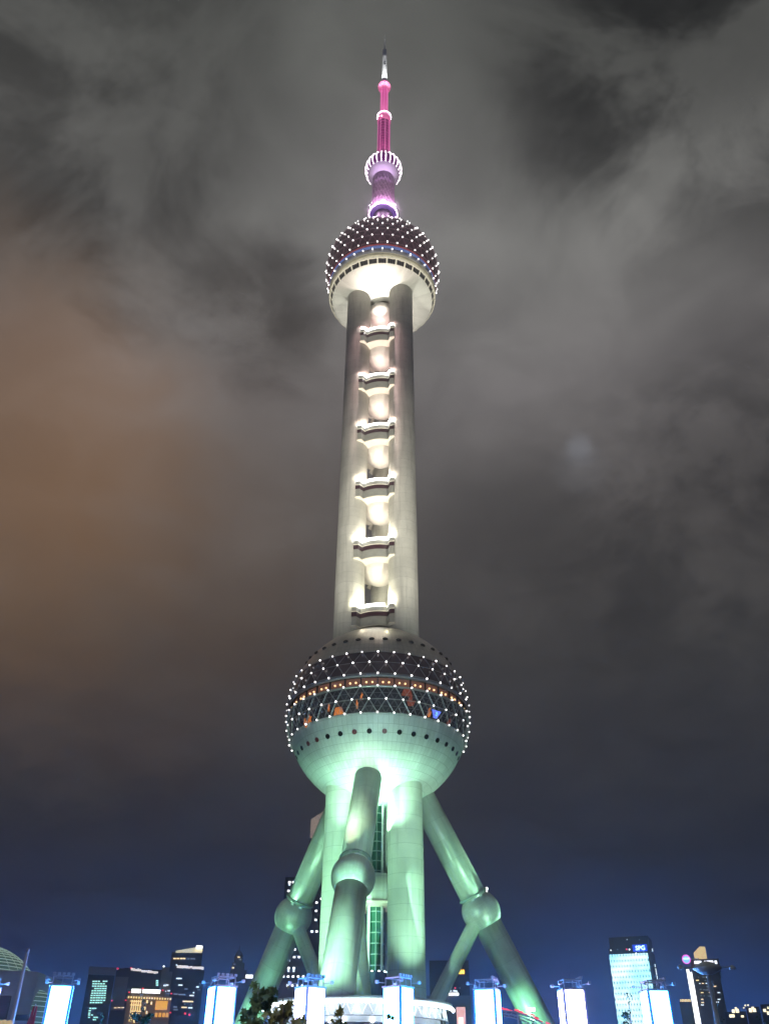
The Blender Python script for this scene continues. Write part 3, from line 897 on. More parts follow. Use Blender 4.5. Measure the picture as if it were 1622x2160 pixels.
def panel_mesh(h, blue):
    k = (round(h, 3), blue)
    if k not in PM: PM[k] = MB().box(-S2 + .12, S2 - .12, -.06, .05, 0, h).mesh('light_panel', pan_blue if blue else pan_white)
    return PM[k]


def halo_mesh(h, blue):
    k = (round(h, 3), blue, 1)
    if k not in PM: PM[k] = MB().box(-.028, .028, -.03, .05, 0, h).mesh('edge_glow', halo_blue if blue else halo_lilac)
    return PM[k]


mat_plinth = mat('pillar_plinth', (.3, .3, .31), .6, var=.15, scale=2)
#        px    top  dist turn(0 = a face looks straight south)
for a in [(-28, 2084, 60, 3, 0, 0, 'lilac white tall light box cut by the left frame edge beside the domed hall'),
          (131, 2082, 60, 17, 1, 0, 'blue glowing tall light box between the flagpole and the striped dark office block'),
          (470, 2084, 60, 30, 1, 0, 'blue glowing tall light box rising right in front of the leafy tree on the left'),
          (655, 2086, 60, 37, 0, 1.55, 'lilac white tall light box with an antenna rod left of the front leg'),
          (840, 2085, 60, 52, 1, 1.55, 'blue glowing tall light box with an antenna rod under the right column'),
          (1026, 2090, 60, 70, 1, .8, 'blue glowing tall light box between the right column and the right slanting leg'),
          (1204, 2090, 60, 94, 0, .9, 'lilac white tall light box right of the right slanting leg'),
          (1379, 2092, 60, 96, 1, 0, 'blue glowing tall light box in front of the bright lattice fronted tower')]:
    pillar(*a)

# ------------------------------------------------------------------ poles
b = thing('flagpole', 'bare white flagpole with a ball tip beside the domed hall', 'flagpole', (*at(60, 2003, 52)[:2], 0))
h = at(60, 2003, 52).z
p = MB(); p.lathe([(.15, 0), (.15, 4.0), (.125, 4.05), (.075, h - .12)], 14); p.build('pole', mat('white_pole', (.75, .76, .80), .4), b)
p = MB(); p.ball((0, 0, h - .03), .10, 12, 8); p.bar((0, 0, h - .14), (0, 0, h - .1), .12, None, 10); p.build('finial', rail_m, b)
t = at(76, 2120, 48)
b = thing('red_flag', 'furled red flag hanging on a short pole near the domed hall', 'flag', (t.x, t.y, 0))
fl = MB()
for i in range(9):
    pass
n = 16; prof = []
vs = []
for s in range(12):
    z = t.z - .05 - s * .28; wd = .10 + .03 * s
    for i in range(n):
        a = 2 * pi * i / n; rr = wd * (.8 + .35 * cos(3 * a + s * .5)); vs.append((rr * cos(a) - .02 * s, rr * .5 * sin(a), z))
fl.add(vs, [(s * n + i, s * n + (i + 1) % n, (s + 1) * n + (i + 1) % n, (s + 1) * n + i) for s in range(11) for i in range(n)], True)
fl.build('cloth', mat('red_cloth', (.62, .05, .13), .7, var=.2, scale=2), b)
p = MB(); p.bar((0, 0, 0), (0, 0, t.z + .05), .035); p.build('pole', rail_m, b)
t = at(1490, 2038, 45)
b = thing('street_lamp', 'grey street lamp with a wide hooded head before the slim office tower', 'street lamp', (t.x, t.y, 0))
lampgrey = mat('lamp_grey', (.34, .40, .43), .45, .3)
p = MB(); p.lathe([(.16, 0), (.16, 1), (.13, 1.1), (.10, t.z - .3)], 16); p.build('pole', lampgrey, b)
p = MB(); p.lathe([(.08, t.z - .38), (.35, t.z - .30), (.66, t.z - .12), (.62, t.z - .02), (.3, t.z + .14), (0, t.z + .22)], 28); p.build('lamp_head', lampgrey, b)
p = MB(); p.bar((-1.25, 0, t.z - .08), (1.2, 0, t.z - .03), .035, None, 8); p.build('cross_arm', lampgrey, b)
for x in (-1.25, 1.2):
    p = MB(); p.lathe([(.03, .1), (.16, 0), (.14, -.09), (0, -.1)], 14); p.build('side_lamp', lampgrey, b, (x, 0, t.z - .04))

# ------------------------------------------------------------------ buildings
UNIT = MB().box(-.5, .5, -.5, .5, -.5, .5)
WM = {}


def wmesh(name, m):
    if m.name not in WM: WM[m.name] = UNIT.mesh(name, m)
    return WM[m.name]


BASE = {}


def face_pt(r, px, py, dist):
    """local point of a building face (its local y = dist - its own front distance) seen at a place of the photograph"""
    psi = r.rotation_euler.z; nn = Vector((sin(psi), -cos(psi), 0)); off = dist - BASE[r.name]
    o = Vector(r.location) - nn * off; v = ray(px, py)
    P = CAM + v * ((o - CAM).dot(nn) / v.dot(nn)) - Vector(r.location)
    return Vector((P.x * cos(psi) + P.y * sin(psi), -P.x * sin(psi) + P.y * cos(psi), P.z))


def light_at(parent, name, m, px, py, wpx, hpx, dist, off=.3):
    """a lit window or lamp on a building face"""
    c = face_pt(parent, px, py, dist); a_ = face_pt(parent, px + wpx, py, dist); d_ = face_pt(parent, px, py + hpx, dist)
    return link(name, wmesh(name, m), parent, (c.x, c.y - off * .5, c.z), None, (abs(a_.x - c.x), off, abs(d_.z - c.z)))


def building(name, label, cat, x0, x1, ytop, dist, depth, m, group=None, turn=0.0):
    c = at((x0 + x1) / 2, ytop, dist)
    psi = -atan2(c.x - CAM.x, c.y - CAM.y) + radians(turn)
    r = thing(name, label, cat, (c.x, c.y, 0), psi, group)
    BASE[r.name] = dist
    a_ = face_pt(r, x0, ytop, dist); b_ = face_pt(r, x1, ytop, dist)
    MB().box(a_.x, b_.x, 0, depth, 0, c.z).build('wall', m, r)
    return r


def block(r, name, x0, x1, y0, y1, dist, depth, m, proud=0.0):
    """box part whose front covers px x0..x1, py y0..y1 ; y1 None = down to the ground"""
    dd = dist - proud
    a_ = face_pt(r, x0, y0, dd); b_ = face_pt(r, x1, y0, dd)
    z0 = 0 if y1 is None else face_pt(r, (x0 + x1) / 2, y1, dd).z
    return MB().box(a_.x, b_.x, a_.y, depth, z0, a_.z).build(name, m, r)


dark_b = mat('dark_facade', (.035, .045, .075), .25, var=.4, scale=.03)
dark_c = mat('dark_blue_facade', (.028, .042, .085), .2, var=.4, scale=.05)
grey_b = mat('grey_facade', (.21, .19, .19), .6, var=.15, scale=.05)
crown_g = mat('grey_crown', (.34, .32, .32), .6, var=.15, scale=.05)
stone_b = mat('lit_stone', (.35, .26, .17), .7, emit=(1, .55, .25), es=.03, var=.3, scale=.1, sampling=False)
w_cyan = mat('cyan_window', (.1, .1, .1), .3, emit=(.45, .95, .82), es=1.6, var=.6, scale=.8, sampling=False)
w_warm = mat('warm_window', (.1, .1, .1), .3, emit=(1.0, .72, .35), es=1.5, var=.5, scale=.8, sampling=False)
w_white = mat('white_window', (.1, .1, .1), .3, emit=(.8, .92, 1.0), es=1.4, sampling=False)
w_dim = mat('dim_window', (.1, .1, .1), .3, emit=(.45, .62, .8), es=.35, sampling=False)
l_white = mat('white_facade_light', (1, 1, 1), .4, emit=(1, .98, .95), es=2.6, sampling=False)
l_warm = mat('amber_facade_light', (1, .8, .5), .4, emit=(1, .72, .30), es=1.6, sampling=False)
l_gold = mat('gold_facade_panel', (.5, .3, .1), .5, emit=(1, .48, .08), es=.9, var=.25, scale=.3, sampling=False)
l_red = mat('red_beacon', (.5, 0, 0), .4, emit=(1, .03, .08), es=2.0, sampling=False)
l_blue = mat('blue_white_sign', (.5, .6, 1), .4, emit=(.55, .85, 1.0), es=3.0, sampling=False)
rim_l = mat('dim_white_roofline', (.5, .5, .5), .5, emit=(1, .93, .92), es=1.0, var=.6, scale=.7, sampling=False)

# office block with striped cyan windows
d = 520
A = building('office_block', 'dark office block striped with rows of pale cyan windows', 'building', 190, 246, 2040, d, 40, dark_b)
block(A, 'crown', 189, 247, 2039, 2056, d, 40, crown_g, 1.0)
rows = [2070, 2075.2, 2080.2, 2085.2, 2090, 2095, 2099.8, 2104.8, 2110, 2115, 2127, 2132, 2137, 2141, 2146, 2151]
for i, y in enumerate(rows):
    x0 = 198.5 - (y - 2070) * .13; n = 6 if i < 10 else 4
    for k in range(n):
        if random.random() < (.06 if i < 10 else .3): continue
        light_at(A, 'window', w_cyan, x0 + 5.4 * k + random.uniform(-.5, .5), y, 4.4, 2.2, d)
light_at(A, 'beacon', l_red, 249, 2043, 4, 3, d); light_at(A, 'beacon', l_red, 237, 2111, 3, 2.4, d)
# wide dark block with a jagged lit roofline
d = 560
B = building('slab_building', 'wide dark slab building with a jagged white lit roofline', 'building', 247, 344, 2044, d, 50, dark_b)
block(B, 'grey_wing', 245, 272, 2060, 2131, d, 20, grey_b, 1.5)
block(B, 'penthouse', 262, 276, 2041, 2046, d, 20, dark_c, 1.0)
random.seed(3)
for i in range(13):
    light_at(B, 'roof_light', rim_l, 279 + 4.4 * i, 2045 + .55 * i + random.uniform(-1, 1), 4.1, 4.5 + random.uniform(-1, 1.5), d)
for y in (2069, 2073.5, 2078): light_at(B, 'window', w_cyan, 332, y, 5, 2.6, d)
for x, y in ((244, 2126), (252, 2125.5), (260, 2125.5)): light_at(B, 'window', w_warm, x, y, 6, 1.6, d - 2)
light_at(B, 'beacon', l_red, 277, 2042, 3, 2.4, d); light_at(B, 'beacon', l_red, 266, 2110, 3, 2.4, d - 2)
# floodlit stone building
d = 430
Cb = building('stone_building', 'low stone building floodlit amber with a bright white roof sign', 'building', 270, 363, 2101, d, 30, stone_b)
light_at(Cb, 'roof_sign', l_white, 288, 2090.5, 20, 8, d, 1.0); light_at(Cb, 'roof_sign', l_white, 320, 2091.5, 37, 7.5, d, 1.0)
block(Cb, 'attic', 276, 350, 2086, 2101, d + 4, 20, mat('attic_stone', (.16, .12, .09), .7))
for i in range(17): light_at(Cb, 'cornice_lamp', l_warm, 272 + 5.5 * i, 2103.5 + .25 * i, 2.4, 3.4, d)
for i in range(5): light_at(Cb, 'pilaster_light', l_warm, 276.5 + 5.0 * i - .4 * i, 2132, 1.3, 46, d)
for y in (2112, 2120, 2133, 2147): light_at(Cb, 'string_course', l_warm, 287, y, 24, 1.1, d)
for x, y in ((311, 2113), (320, 2116), (285, 2137), (310, 2136), (306, 2127), (284, 2154), (305, 2150)): light_at(Cb, 'window', l_warm, x, y, 3, 6, d)
light_at(Cb, 'gold_panel', l_gold, 341, 2121, 25, 19, d, .6)
for x in (330, 338, 346, 353):
    light_at(Cb, 'arch_light', l_gold, x, 2141, 5, 9, d, .5)
for x, y in ((273, 2093), (302, 2085), (362, 2096), (344, 2089), (360, 2136)): light_at(Cb, 'beacon', l_red, x, y, 2.6, 2.4, d)
# stepped tower
d = 500
T = building('stepped_tower', 'tall dark stepped tower with a slanting bright white crown', 'building', 365, 432, 2046, d, 40, dark_c)
block(T, 'upper_storeys', 363, 428, 2008, 2050, d + 6, 28, dark_c)
block(T, 'shoulder', 343, 372, 2040, None, d + 8, 24, grey_b)
cr_ = MB()
p0 = face_pt(T, 372, 2001, d + 5); p1 = face_pt(T, 428, 1996, d + 5); pz = at(400, 2008, d + 5).z
cr_.add([(p0.x, 0, p0.z - 1), (p1.x, 0, p1.z), (p1.x, 0, p1.z - 3.0), (p0.x, 0, p0.z - 1.8), (p0.x, 5, p0.z - 1), (p1.x, 5, p1.z), (p1.x, 5, p1.z - 3.0), (p0.x, 5, p0.z - 1.8)],
        [(0, 3, 2, 1), (4, 5, 6, 7), (0, 1, 5, 4), (3, 7, 6, 2), (0, 4, 7, 3), (1, 2, 6, 5)])
cr_.build('crown_light', mat('cream_crown', (.6, .6, .5), .5, emit=(1, .95, .68), es=.6, sampling=False), T, (0, 5, 0))
light_at(T, 'crown_lamp', l_white, 421, 1998, 13, 6.5, d + 4); light_at(T, 'crown_lamp', l_warm, 414, 2006, 4, 3, d + 4); light_at(T, 'crown_lamp', l_warm, 425, 2005, 5, 3, d + 4)
for x in (369, 376, 383, 389): light_at(T, 'window', w_warm, x, 2022, 5.5, 2.6, d + 5)
for x in (398, 405, 410): light_at(T, 'window', w_dim, x, 2022.5, 4, 2.2, d + 5)
for i in range(12): light_at(T, 'roof_light', rim_l, 376 + 4.7 * i, 2038.5 + .35 * i + random.uniform(-.8, .8), 4.4, 5 + random.uniform(-1, 1), d)
for x, y, wd, m in [(378, 2064, 12, w_white), (381, 2078, 9, w_white), (393, 2086, 7, w_dim), (417, 2082, 6, w_white), (422, 2075, 3, w_dim), (420, 2088, 6, w_dim), (409, 2094, 3, w_white),
                    (371, 2097, 8, w_dim), (384, 2098, 14, w_dim), (405, 2100, 9, w_white), (397, 2112.5, 22, w_warm), (389, 2125, 11, w_warm), (402, 2126, 9, w_white), (370, 2124, 8, w_dim), (390, 2118, 3, w_dim), (371, 2130, 9, w_dim), (404, 2119, 3, w_dim)]:
    light_at(T, 'window', m, x, y, wd, 2.6, d)
for x, y in ((348, 2079), (353, 2078), (348, 2091), (357, 2090)): light_at(T, 'window', w_white, x, y, 6, 2.6, d + 7)
for x, y in ((391, 2138), (400, 2140.5)): light_at(T, 'beacon', l_red, x, y, 3.6, 3.2, d)
light_at(T, 'roof_lamp', l_white, 346, 2038.5, 3, 3, d + 7); light_at(T, 'roof_lamp', w_white, 373, 2035.5, 3, 3, d)
# dark spired tower
d = 640
E_ = building('spired_tower', 'dark far tower with a stepped pointed top and small amber lights', 'building', 486, 521, 2046, d, 30, mat('brown_facade', (.045, .03, .05), .5))
block(E_, 'upper_storeys', 490, 517, 2030, 2050, d + 3, 22, MATS['brown_facade']); block(E_, 'turret', 495, 513, 2018, 2032, d + 6, 14, MATS['brown_facade'])
c_ = face_pt(E_, 504, 2018, d + 13); b = MB(); b.lathe([(3.3, 0), (2.2, 2.2), (.6, 4.2), (0, 8)], 8); b.build('spire', MATS['brown_facade'], E_, (c_.x, 13, c_.z))
for x, y, m in ((492, 2041.5, w_warm), (495, 2034, w_dim), (504, 2019, w_warm), (507, 2024, w_dim)): light_at(E_, 'window', m, x, y, 5, 3, d + (2 if y > 2030 else 5))
b = building('low_block', 'low dark block topped by a small bright white sign', 'building', 505, 552, 2066, 600, 25, dark_c)
light_at(b, 'roof_sign', l_white, 526, 2060, 15, 7, 600, 1.0)
MB().box(-4, 4, 2, 8, b.children[0].bound_box[1][2] - .0, b.children[0].bound_box[1][2] + 3).build('sign_base', dark_c, b)
# slab tower with dotted lights behind the legs, and the far taller one
d = 520
Fb = building('dotted_tower', 'dark tower behind the left leg dotted with rows of white lamps', 'building', 602, 690, 1851, d, 40, dark_c)
for y, xs in [(1861, (611, 619)), (1879.5, (609,)), (1904, (668,)), (1921.5, (667,)), (1940.5, (666,)), (1983, (633,)), (2003, (622, 632, 643)), (2019, (621, 631, 642, 653)), (2038, (662,)), (2020, (611,)), (2042, (609, 620)),
              (2060, (598, 608, 618.5, 629, 640, 651)), (2079, (607, 617, 628, 638)), (1965, (658, 668)), (1896, (678,)), (2095, (640, 651))]:
    for x in xs: light_at(Fb, 'facade_lamp', l_white, x, y, 4.6, 3.6, d, .5)
for x in (609, 620): light_at(Fb, 'window', w_white, x, 2046, 4, 9, d)
light_at(Fb, 'window', w_white, 611, 2024, 3.4, 9, d)
light_at(Fb, 'window', w_white, 611, 1865, 4, 6, d)
d = 760
F2 = building('crowned_tower', 'tall far tower with a glowing cream crown peeking past the left leg', 'building', 653, 720, 1768, d, 40, dark_b)
b = MB(); c0 = face_pt(F2, 654, 1768, d); c1 = face_pt(F2, 720, 1768, d); zt_ = face_pt(F2, 654, 1728, d).z
b.add([(c0.x, 0, c0.z), (c1.x, 0, c0.z), (c1.x, 0, zt_ + 18), (c0.x, 0, zt_), (c0.x, 40, c0.z), (c1.x, 40, c0.z), (c1.x, 40, zt_ + 18), (c0.x, 40, zt_)],
      [(0, 1, 2, 3), (4, 7, 6, 5), (3, 2, 6, 7), (0, 3, 7, 4), (1, 5, 6, 2), (0, 4, 5, 1)])
crm = mat('cream_lit_lattice', (.4, .32, .26), .5, emit=(1, .84, .72), es=.42, sampling=False)
t_ = NT(crm.node_tree); g_ = t_.node('ShaderNodeTexCoord').outputs['Object']
br_ = t_.node('ShaderNodeTexBrick'); mp_ = t_.node('ShaderNodeMapping'); mp_.inputs['Rotation'].default_value = (pi / 2, 0, 0); t_.put(mp_.inputs[0], g_); t_.put(br_.inputs['Vector'], mp_.outputs[0])
br_.inputs['Scale'].default_value = .30; br_.inputs['Color1'].default_value = (.75, .6, .5, 1); br_.inputs['Color2'].default_value = (.4, .3, .24, 1); br_.inputs['Mortar'].default_value = (.10, .08, .07, 1); br_.inputs['Mortar Size'].default_value = .06
t_.put(t_.n['Principled BSDF'].inputs['Emission Color'], br_.outputs['Color']); crm.node_tree.nodes['Principled BSDF'].inputs['Emission Strength'].default_value = .85
b.build('lit_crown', crm, F2)


def letters(parent, text, m, px, py, hpx, dist, off=.6):
    c = face_pt(parent, px, py, dist); hg = abs(face_pt(parent, px, py + hpx, dist).z - c.z)
    cu = bpy.data.curves.new('letters', 'FONT'); cu.body = text; cu.size = hg * 1.38; cu.align_x = 'CENTER'; cu.extrude = .25; cu.offset = .01 * hg
    tmp = bpy.data.objects.new('tmp', cu); COL.objects.link(tmp)
    bpy.context.view_layer.update()
    me = bpy.data.meshes.new_from_object(tmp.evaluated_get(bpy.context.evaluated_depsgraph_get()))
    bpy.data.objects.remove(tmp); me.materials.clear(); me.materials.append(m)
    return link('letters', me, parent, (c.x, c.y - off, c.z - hg / 2), (pi / 2, 0, 0))


# low dark block between the right column and the right leg, yellow and white signs
d = 480
Ib = building('sign_block', 'dark office block with a yellow rooftop sign between column and right leg', 'building', 905, 988, 2026, d, 40, dark_b)
letters(Ib, 'BM', mat('yellow_sign', (1, .7, .1), .4, emit=(1, .72, .12), es=2.4, sampling=False), 972, 2050.5 - .5, 8.5, d, .5)
light_at(Ib, 'sign_board', mat('amber_board', (.3, .15, .02), .5, emit=(1, .42, .02), es=.55, sampling=False), 971, 2050, 18, 11, d, .2)
for x, y, m in ((952, 2056, w_white), (952, 2066, w_dim), (960, 2084, l_red), (923, 2080, w_white), (945, 2075, w_dim), (954, 2079, w_dim), (970, 2084, w_dim)): light_at(Ib, 'window', m, x, y, 2.2, 3, d)
b = building('shop_pavilion', 'low dark shop roof carrying a row of bright white sign letters', 'building', 900, 992, 2100, 330, 20, grey_b)
for i in range(9): light_at(b, 'sign_letter', l_white, 931 + 4.3 * i, 2097, 3.5, 5.2, 330, .3)
for x, y in ((933, 2090), (950, 2090.5), (958, 2090), (962, 2091)): light_at(b, 'sign_letter', w_white, x, y, 5, 3, 330, .3)

# bright lattice fronted tower
d = 520
G = building('lattice_tower', 'tower with a brilliant pale blue diamond lattice front and a blue rooftop sign', 'building', 1283, 1366, 2000, d, 30, dark_c, None, -7)
block(G, 'plant_storey', 1283, 1366, 1978, 2001, d + 8, 25, dark_c)
scr = mat('lattice_screen', (.5, .7, .8), .4, emit=(.7, .95, 1), es=1.0)
t_ = NT(scr.node_tree); g_ = t_.node('ShaderNodeTexCoord').outputs['Object']; s_ = t_.node('ShaderNodeSeparateXYZ'); t_.put(s_.inputs[0], g_)
u_ = t_.math('DIVIDE', s_.outputs['X'], 1.5); v_ = t_.math('DIVIDE', s_.outputs['Z'], 2.6)
row_ = t_.math('FLOOR', v_); uo = t_.math('ADD', u_, t_.math('MULTIPLY', t_.math('MODULO', row_, 2.0), .5))
du = t_.math('ABSOLUTE', t_.math('SUBTRACT', t_.math('FRACT', uo), .5)); dv = t_.math('ABSOLUTE', t_.math('SUBTRACT', t_.math('FRACT', v_), .5))
hole = t_.math('LESS_THAN', t_.math('ADD', t_.math('MULTIPLY', du, 1.9), t_.math('MULTIPLY', dv, 1.1)), .42)
wn_ = t_.noise(g_, .12, 2, .5)
ec = t_.mix(hole, t_.mix(t_.remap(wn_.outputs['Fac'], .35, .65), (.36, .86, 1.0), (.75, 1.0, 1.0)), (.05, .14, .20))
t_.put(t_.n['Principled BSDF'].inputs['Emission Color'], ec); t_.n['Principled BSDF'].inputs['Emission Strength'].default_value = 1.7
block(G, 'lattice_front', 1284, 1365, 2014, None, d, -.2, scr, 2.0)
letters(G, 'SPG', l_blue, 1350, 1999.5, 9.5, d, .6)
light_at(G, 'sign_board', mat('deep_blue_board', (.02, .05, .4), .4, emit=(.02, .10, 1.0), es=.75, sampling=False), 1349, 1999.5, 31, 15, d, .2)
for x, y, m in ((1288, 2004.5, l_white), (1327, 2003, l_white), (1321, 2002.5, l_red), (1341, 2011, l_white), (1322, 1982, w_white), (1348, 1982.5, w_dim), (1302, 2003, w_dim)): light_at(G, 'roof_lamp', m, x, y, 2.4, 2.6, d if y > 2000 else d + 7)
e0 = at(1379, 2002, d); 
for y, hh in ((2037, 6), (2050, 14), (2065, 14), (2004, 6)): light_at(G, 'edge_glow', w_white, 1377.5 + (y - 2000) * .17 - 2.5, y, 1.6, hh, d, .4)
# slim office tower with white light strips
d = 460
H = building('slim_tower', 'slim round shouldered office tower with two white light strips up its edge', 'building', 1449, 1516, 2050, d, 35, mat('plum_facade', (.035, .030, .055), .4, var=.2, scale=.1))
block(H, 'crown_storey', 1455, 1515, 2024, 2051, d + 2, 30, MATS['plum_facade'])
b = MB(); q0 = face_pt(H, 1462, 2010, d + 4); q1 = face_pt(H, 1486, 1997, d + 4); zb_ = face_pt(H, 1475, 2026, d + 4).z
b.add([(q0.x, 0, zb_), (q1.x, 0, zb_), (q1.x, 0, q1.z), (q1.x - 2.5, 0, q1.z + .2), (q0.x, 0, q0.z), (q0.x, 6, zb_), (q1.x, 6, zb_), (q1.x, 6, q1.z), (q1.x - 2.5, 6, q1.z + .2), (q0.x, 6, q0.z)],
      [(0, 1, 2, 3, 4), (9, 8, 7, 6, 5), (0, 5, 6, 1), (1, 6, 7, 2), (2, 7, 8, 3), (3, 8, 9, 4), (4, 9, 5, 0)])
b.build('lit_crown', mat('gold_crown', (.5, .4, .2), .5, emit=(1, .74, .36), es=.75, var=.35, scale=.25, sampling=False), H, (0, 4, 0))
for x0, x1 in ((1448, 1471), (1454, 1478)):
    pt = face_pt(H, x0 + 1.5, 2045 + (x0 - 1448), d); b = MB(); b.box(-.65, .65, -.8, 0, 12, pt.z); b.build('light_strip', l_white, H, (pt.x, 0, 0))
light_at(H, 'lit_band', mat('white_blue_band', (1, 1, 1), .4, emit=(.85, .9, 1), es=2.2, sampling=False), 1471, 2030, 15, 6, d); light_at(H, 'lit_band', MATS['white_blue_band'], 1494, 2029.5, 19, 6, d); light_at(H, 'lit_band', MATS['white_blue_band'], 1509, 2030, 5, 7, d)
c_ = face_pt(H, 1447, 2024.5, d); b = MB(); b.bar((0, -1.0, 0), (0, 0, 0), 2.0, None, 28, True, False)
ds = b.build('round_sign', mat('pink_ring_sign', (.5, .1, .4), .4, emit=(1, .15, .75), es=1.2, sampling=False), H, (c_.x, -1, c_.z))
b = MB(); b.bar((0, -1.15, -.15), (0, -1.0, -.15), 1.55, None, 28, True, False); b.build('sign_face', mat('blue_sign_face', (.2, .4, 1), .4, emit=(.20, .50, 1.0), es=1.5, sampling=False), ds)
b = MB(); b.box(-1.3, 1.5, -1.3, -1.155, -.1, .55); b.build('sign_stripe', mat('cyan_stripe', (.6, .9, 1), .4, emit=(.55, .9, 1), es=1.8, sampling=False), ds)
b = MB(); b.bar((2.0, -.5, 0), (6, .5, 0), .3); b.build('sign_bracket', steel_m, ds)
random.seed(11)
for i in range(46):
    y = 2048 + 6.6 * (i // 4); x = 1467 + (y - 2048) * .17 + random.uniform(0, 42)
    if random.random() < .75: light_at(H, 'window', random.choice([w_warm, w_dim, w_dim, w_white]), x, y + random.uniform(-.7, .7), random.uniform(2.5, 6.5), 1.9, d)
for i in range(4): light_at(H, 'window', w_warm, 1469 + 9 * i, 2046.5, 7, 2.6, d)
mat_cream = mat('cream_window', (.5, .4, .3), .4, emit=(1, .85, .55), es=1.9, sampling=False)
# low lit houses at the right edge and a cornice left of the slim tower
b = building('amber_hotel', 'far low building with a fringe of amber lights beside the slim tower', 'building', 1432, 1470, 2113, 620, 20, dark_b)
for i in range(7): light_at(b, 'cornice_lamp', l_warm, 1435 + 3.2 * i, 2110.5, 2.1, 5, 620)
for (x0, x1, yt, wl, lab) in [(1527, 1572, 2134, ((1546, 2133, 6, 7), (1554, 2132, 7, 8), (1551, 2127, 4, 4), (1543, 2143, 11, 6), (1565, 2144, 6, 4)), 'low dark villa with a cluster of bright cream windows near the slim tower'),
                            (1572, 1600, 2124, ((1582, 2131, 6, 8), (1590, 2131, 7, 7), (1587, 2126, 5, 4), (1571, 2121, 3, 3), (1577, 2120.5, 3, 3), (1568, 2126, 3, 2)), 'low dark house with cream windows second from the right edge'),
                            (1602, 1640, 2118, ((1612, 2131.5, 6, 6), (1619, 2126, 3, 4), (1619, 2137, 4, 7)), 'low dark house with a peach lamp cut by the right frame edge')]:
    b = building('low_house', lab, 'house', x0, x1, yt, 300, 15, dark_b, 'low lit houses at the right')
    for x, y, a_, h_ in wl: light_at(b, 'window', mat_cream, x, y, a_, h_, 300, .3)
# domed convention hall at the left
d = 230
hx0 = at(-60, 2040, d).x; hx1 = at(82, 2050, d).x; htop = at(82, 2050, d).z
BASE['domed_hall'] = d
K = thing('domed_hall', 'pale curved hall with a glazed lit dome at the left frame edge', 'building', ((hx0 + hx1) / 2, at(0, 2050, d).y, 0))
hall_m = mat('hall_stone', (.50, .51, .54), .6, var=.1, scale=.1)
hw = (hx1 - hx0) / 2
b = MB(); poly = []
for i in range(13):
    t_ = -1 + 2 * i / 12; poly.append((hw * t_, -2.2 * (1 - t_ * t_)))
b.prism(poly + [(hw, 26), (-hw, 26)], 0, htop); b.build('wall', hall_m, K)
dome_g = mat('dome_glass', (.05, .13, .10), .25, emit=(.35, .75, .5), es=.07, sampling=False)
dome_r = mat('dome_rib', (.55, .65, .58), .4, emit=(.74, 1, .80), es=.26, sampling=False)
dc = Vector((at(-42, 2040, d + 13).x - K.location.x, 13.0, htop - 9.3)); RD = 16.6
b = MB(); b.lathe([(RD * cos(radians(e)), RD * sin(radians(e))) for e in range(30, 91, 4)], 64, True, False); dome = b.build('dome', dome_g, K, dc)
for e in range(38, 84, 4):
    b = MB(); r0 = (RD + .1) * cos(radians(e)); z0 = (RD + .1) * sin(radians(e)); b.lathe([(r0, z0 - .09), (r0 + .1, z0), (r0, z0 + .09)], 64, True, False); b.build('dome_ring', dome_r, dome)
for k in range(30):
    b = MB(); a = 12 * k
    for e in range(36, 84, 6):
        p = [polar(a, (RD + .1) * cos(radians(x))) + Vector((0, 0, (RD + .1) * sin(radians(x)))) for x in (e, e + 6)]; b.bar(p[0], p[1], .05, None, 4, False, False)
    b.build('dome_rib', dome_r, dome)
gx = at(77, 2118, d - 2)
b = MB(); b.ball((0, 0, 0), 5.2, 32, 20); gb_ = b.build('glass_globe', dome_g, K, (gx.x - K.location.x - 3.7, 5, gx.z - 1.2))
for e in range(-60, 61, 12):
    b = MB(); r0 = 5.25 * cos(radians(e)); z0 = 5.25 * sin(radians(e)); b.lathe([(r0, z0 - .08), (r0 + .08, z0), (r0, z0 + .08)], 40, True, False); b.build('globe_ring', dome_r, gb_)
for x0, y0, x1, y1 in ((2, 2100, 22, 2150), (30, 2140, 60, 2152)):
    block(K, 'window', x0, x1, y0, y1, d - 2, -1.5, dark_b, .9)
t = at(9, 2162, 40)
b = thing('globe_lamp', 'cluster of small amber globe lamps at the bottom left corner', 'street lamp', (t.x, t.y, 0))
p = MB(); p.bar((0, 0, 0), (0, 0, t.z - .1), .06); p.build('pole', dark_steel, b)
for i in range(5):
    q_ = polar(72 * i, .22); p = MB(); p.ball((q_.x, q_.y, t.z + .05), .12, 12, 8); p.build('globe', mat('amber_globe', (.6, .45, .25), .4, emit=(1, .75, .4), es=.35, sampling=False) if i == 0 else MATS['amber_globe'], b)

# ------------------------------------------------------------------ red lit canopy by the right leg
d = 118
t = at(1092, 2152, d)
cn = thing('arched_canopy', 'arched steel canopy edged with red lights at the foot of the right leg', 'canopy', (t.x, t.y, 0))
zc = t.z
for j in range(3):
    b = MB(); pts = []
    for i in range(15):
        u = i / 14; pts.append(Vector((-2.6 + 7.6 * u, 2.0 * j, zc + 1.0 - .1 * j - 2.6 * (u ** 2.2))))
    for i in range(14): b.bar(pts[i], pts[i + 1], .09, None, 6)
    b.build('arch', rail_m, cn)
for i in range(12):
    u = i / 11; z = zc + .95 - 2.6 * (u ** 2.2)
    b = MB(); b.bar((-2.6 + 7.6 * u, 0, z), (-2.6 + 7.6 * u, 4.0, z), .05, None, 5); b.build('purlin', rail_m, cn)
redm = mat('red_strip_light', (.8, .05, .08), .4, emit=(1, .07, .13), es=1.3, sampling=False)
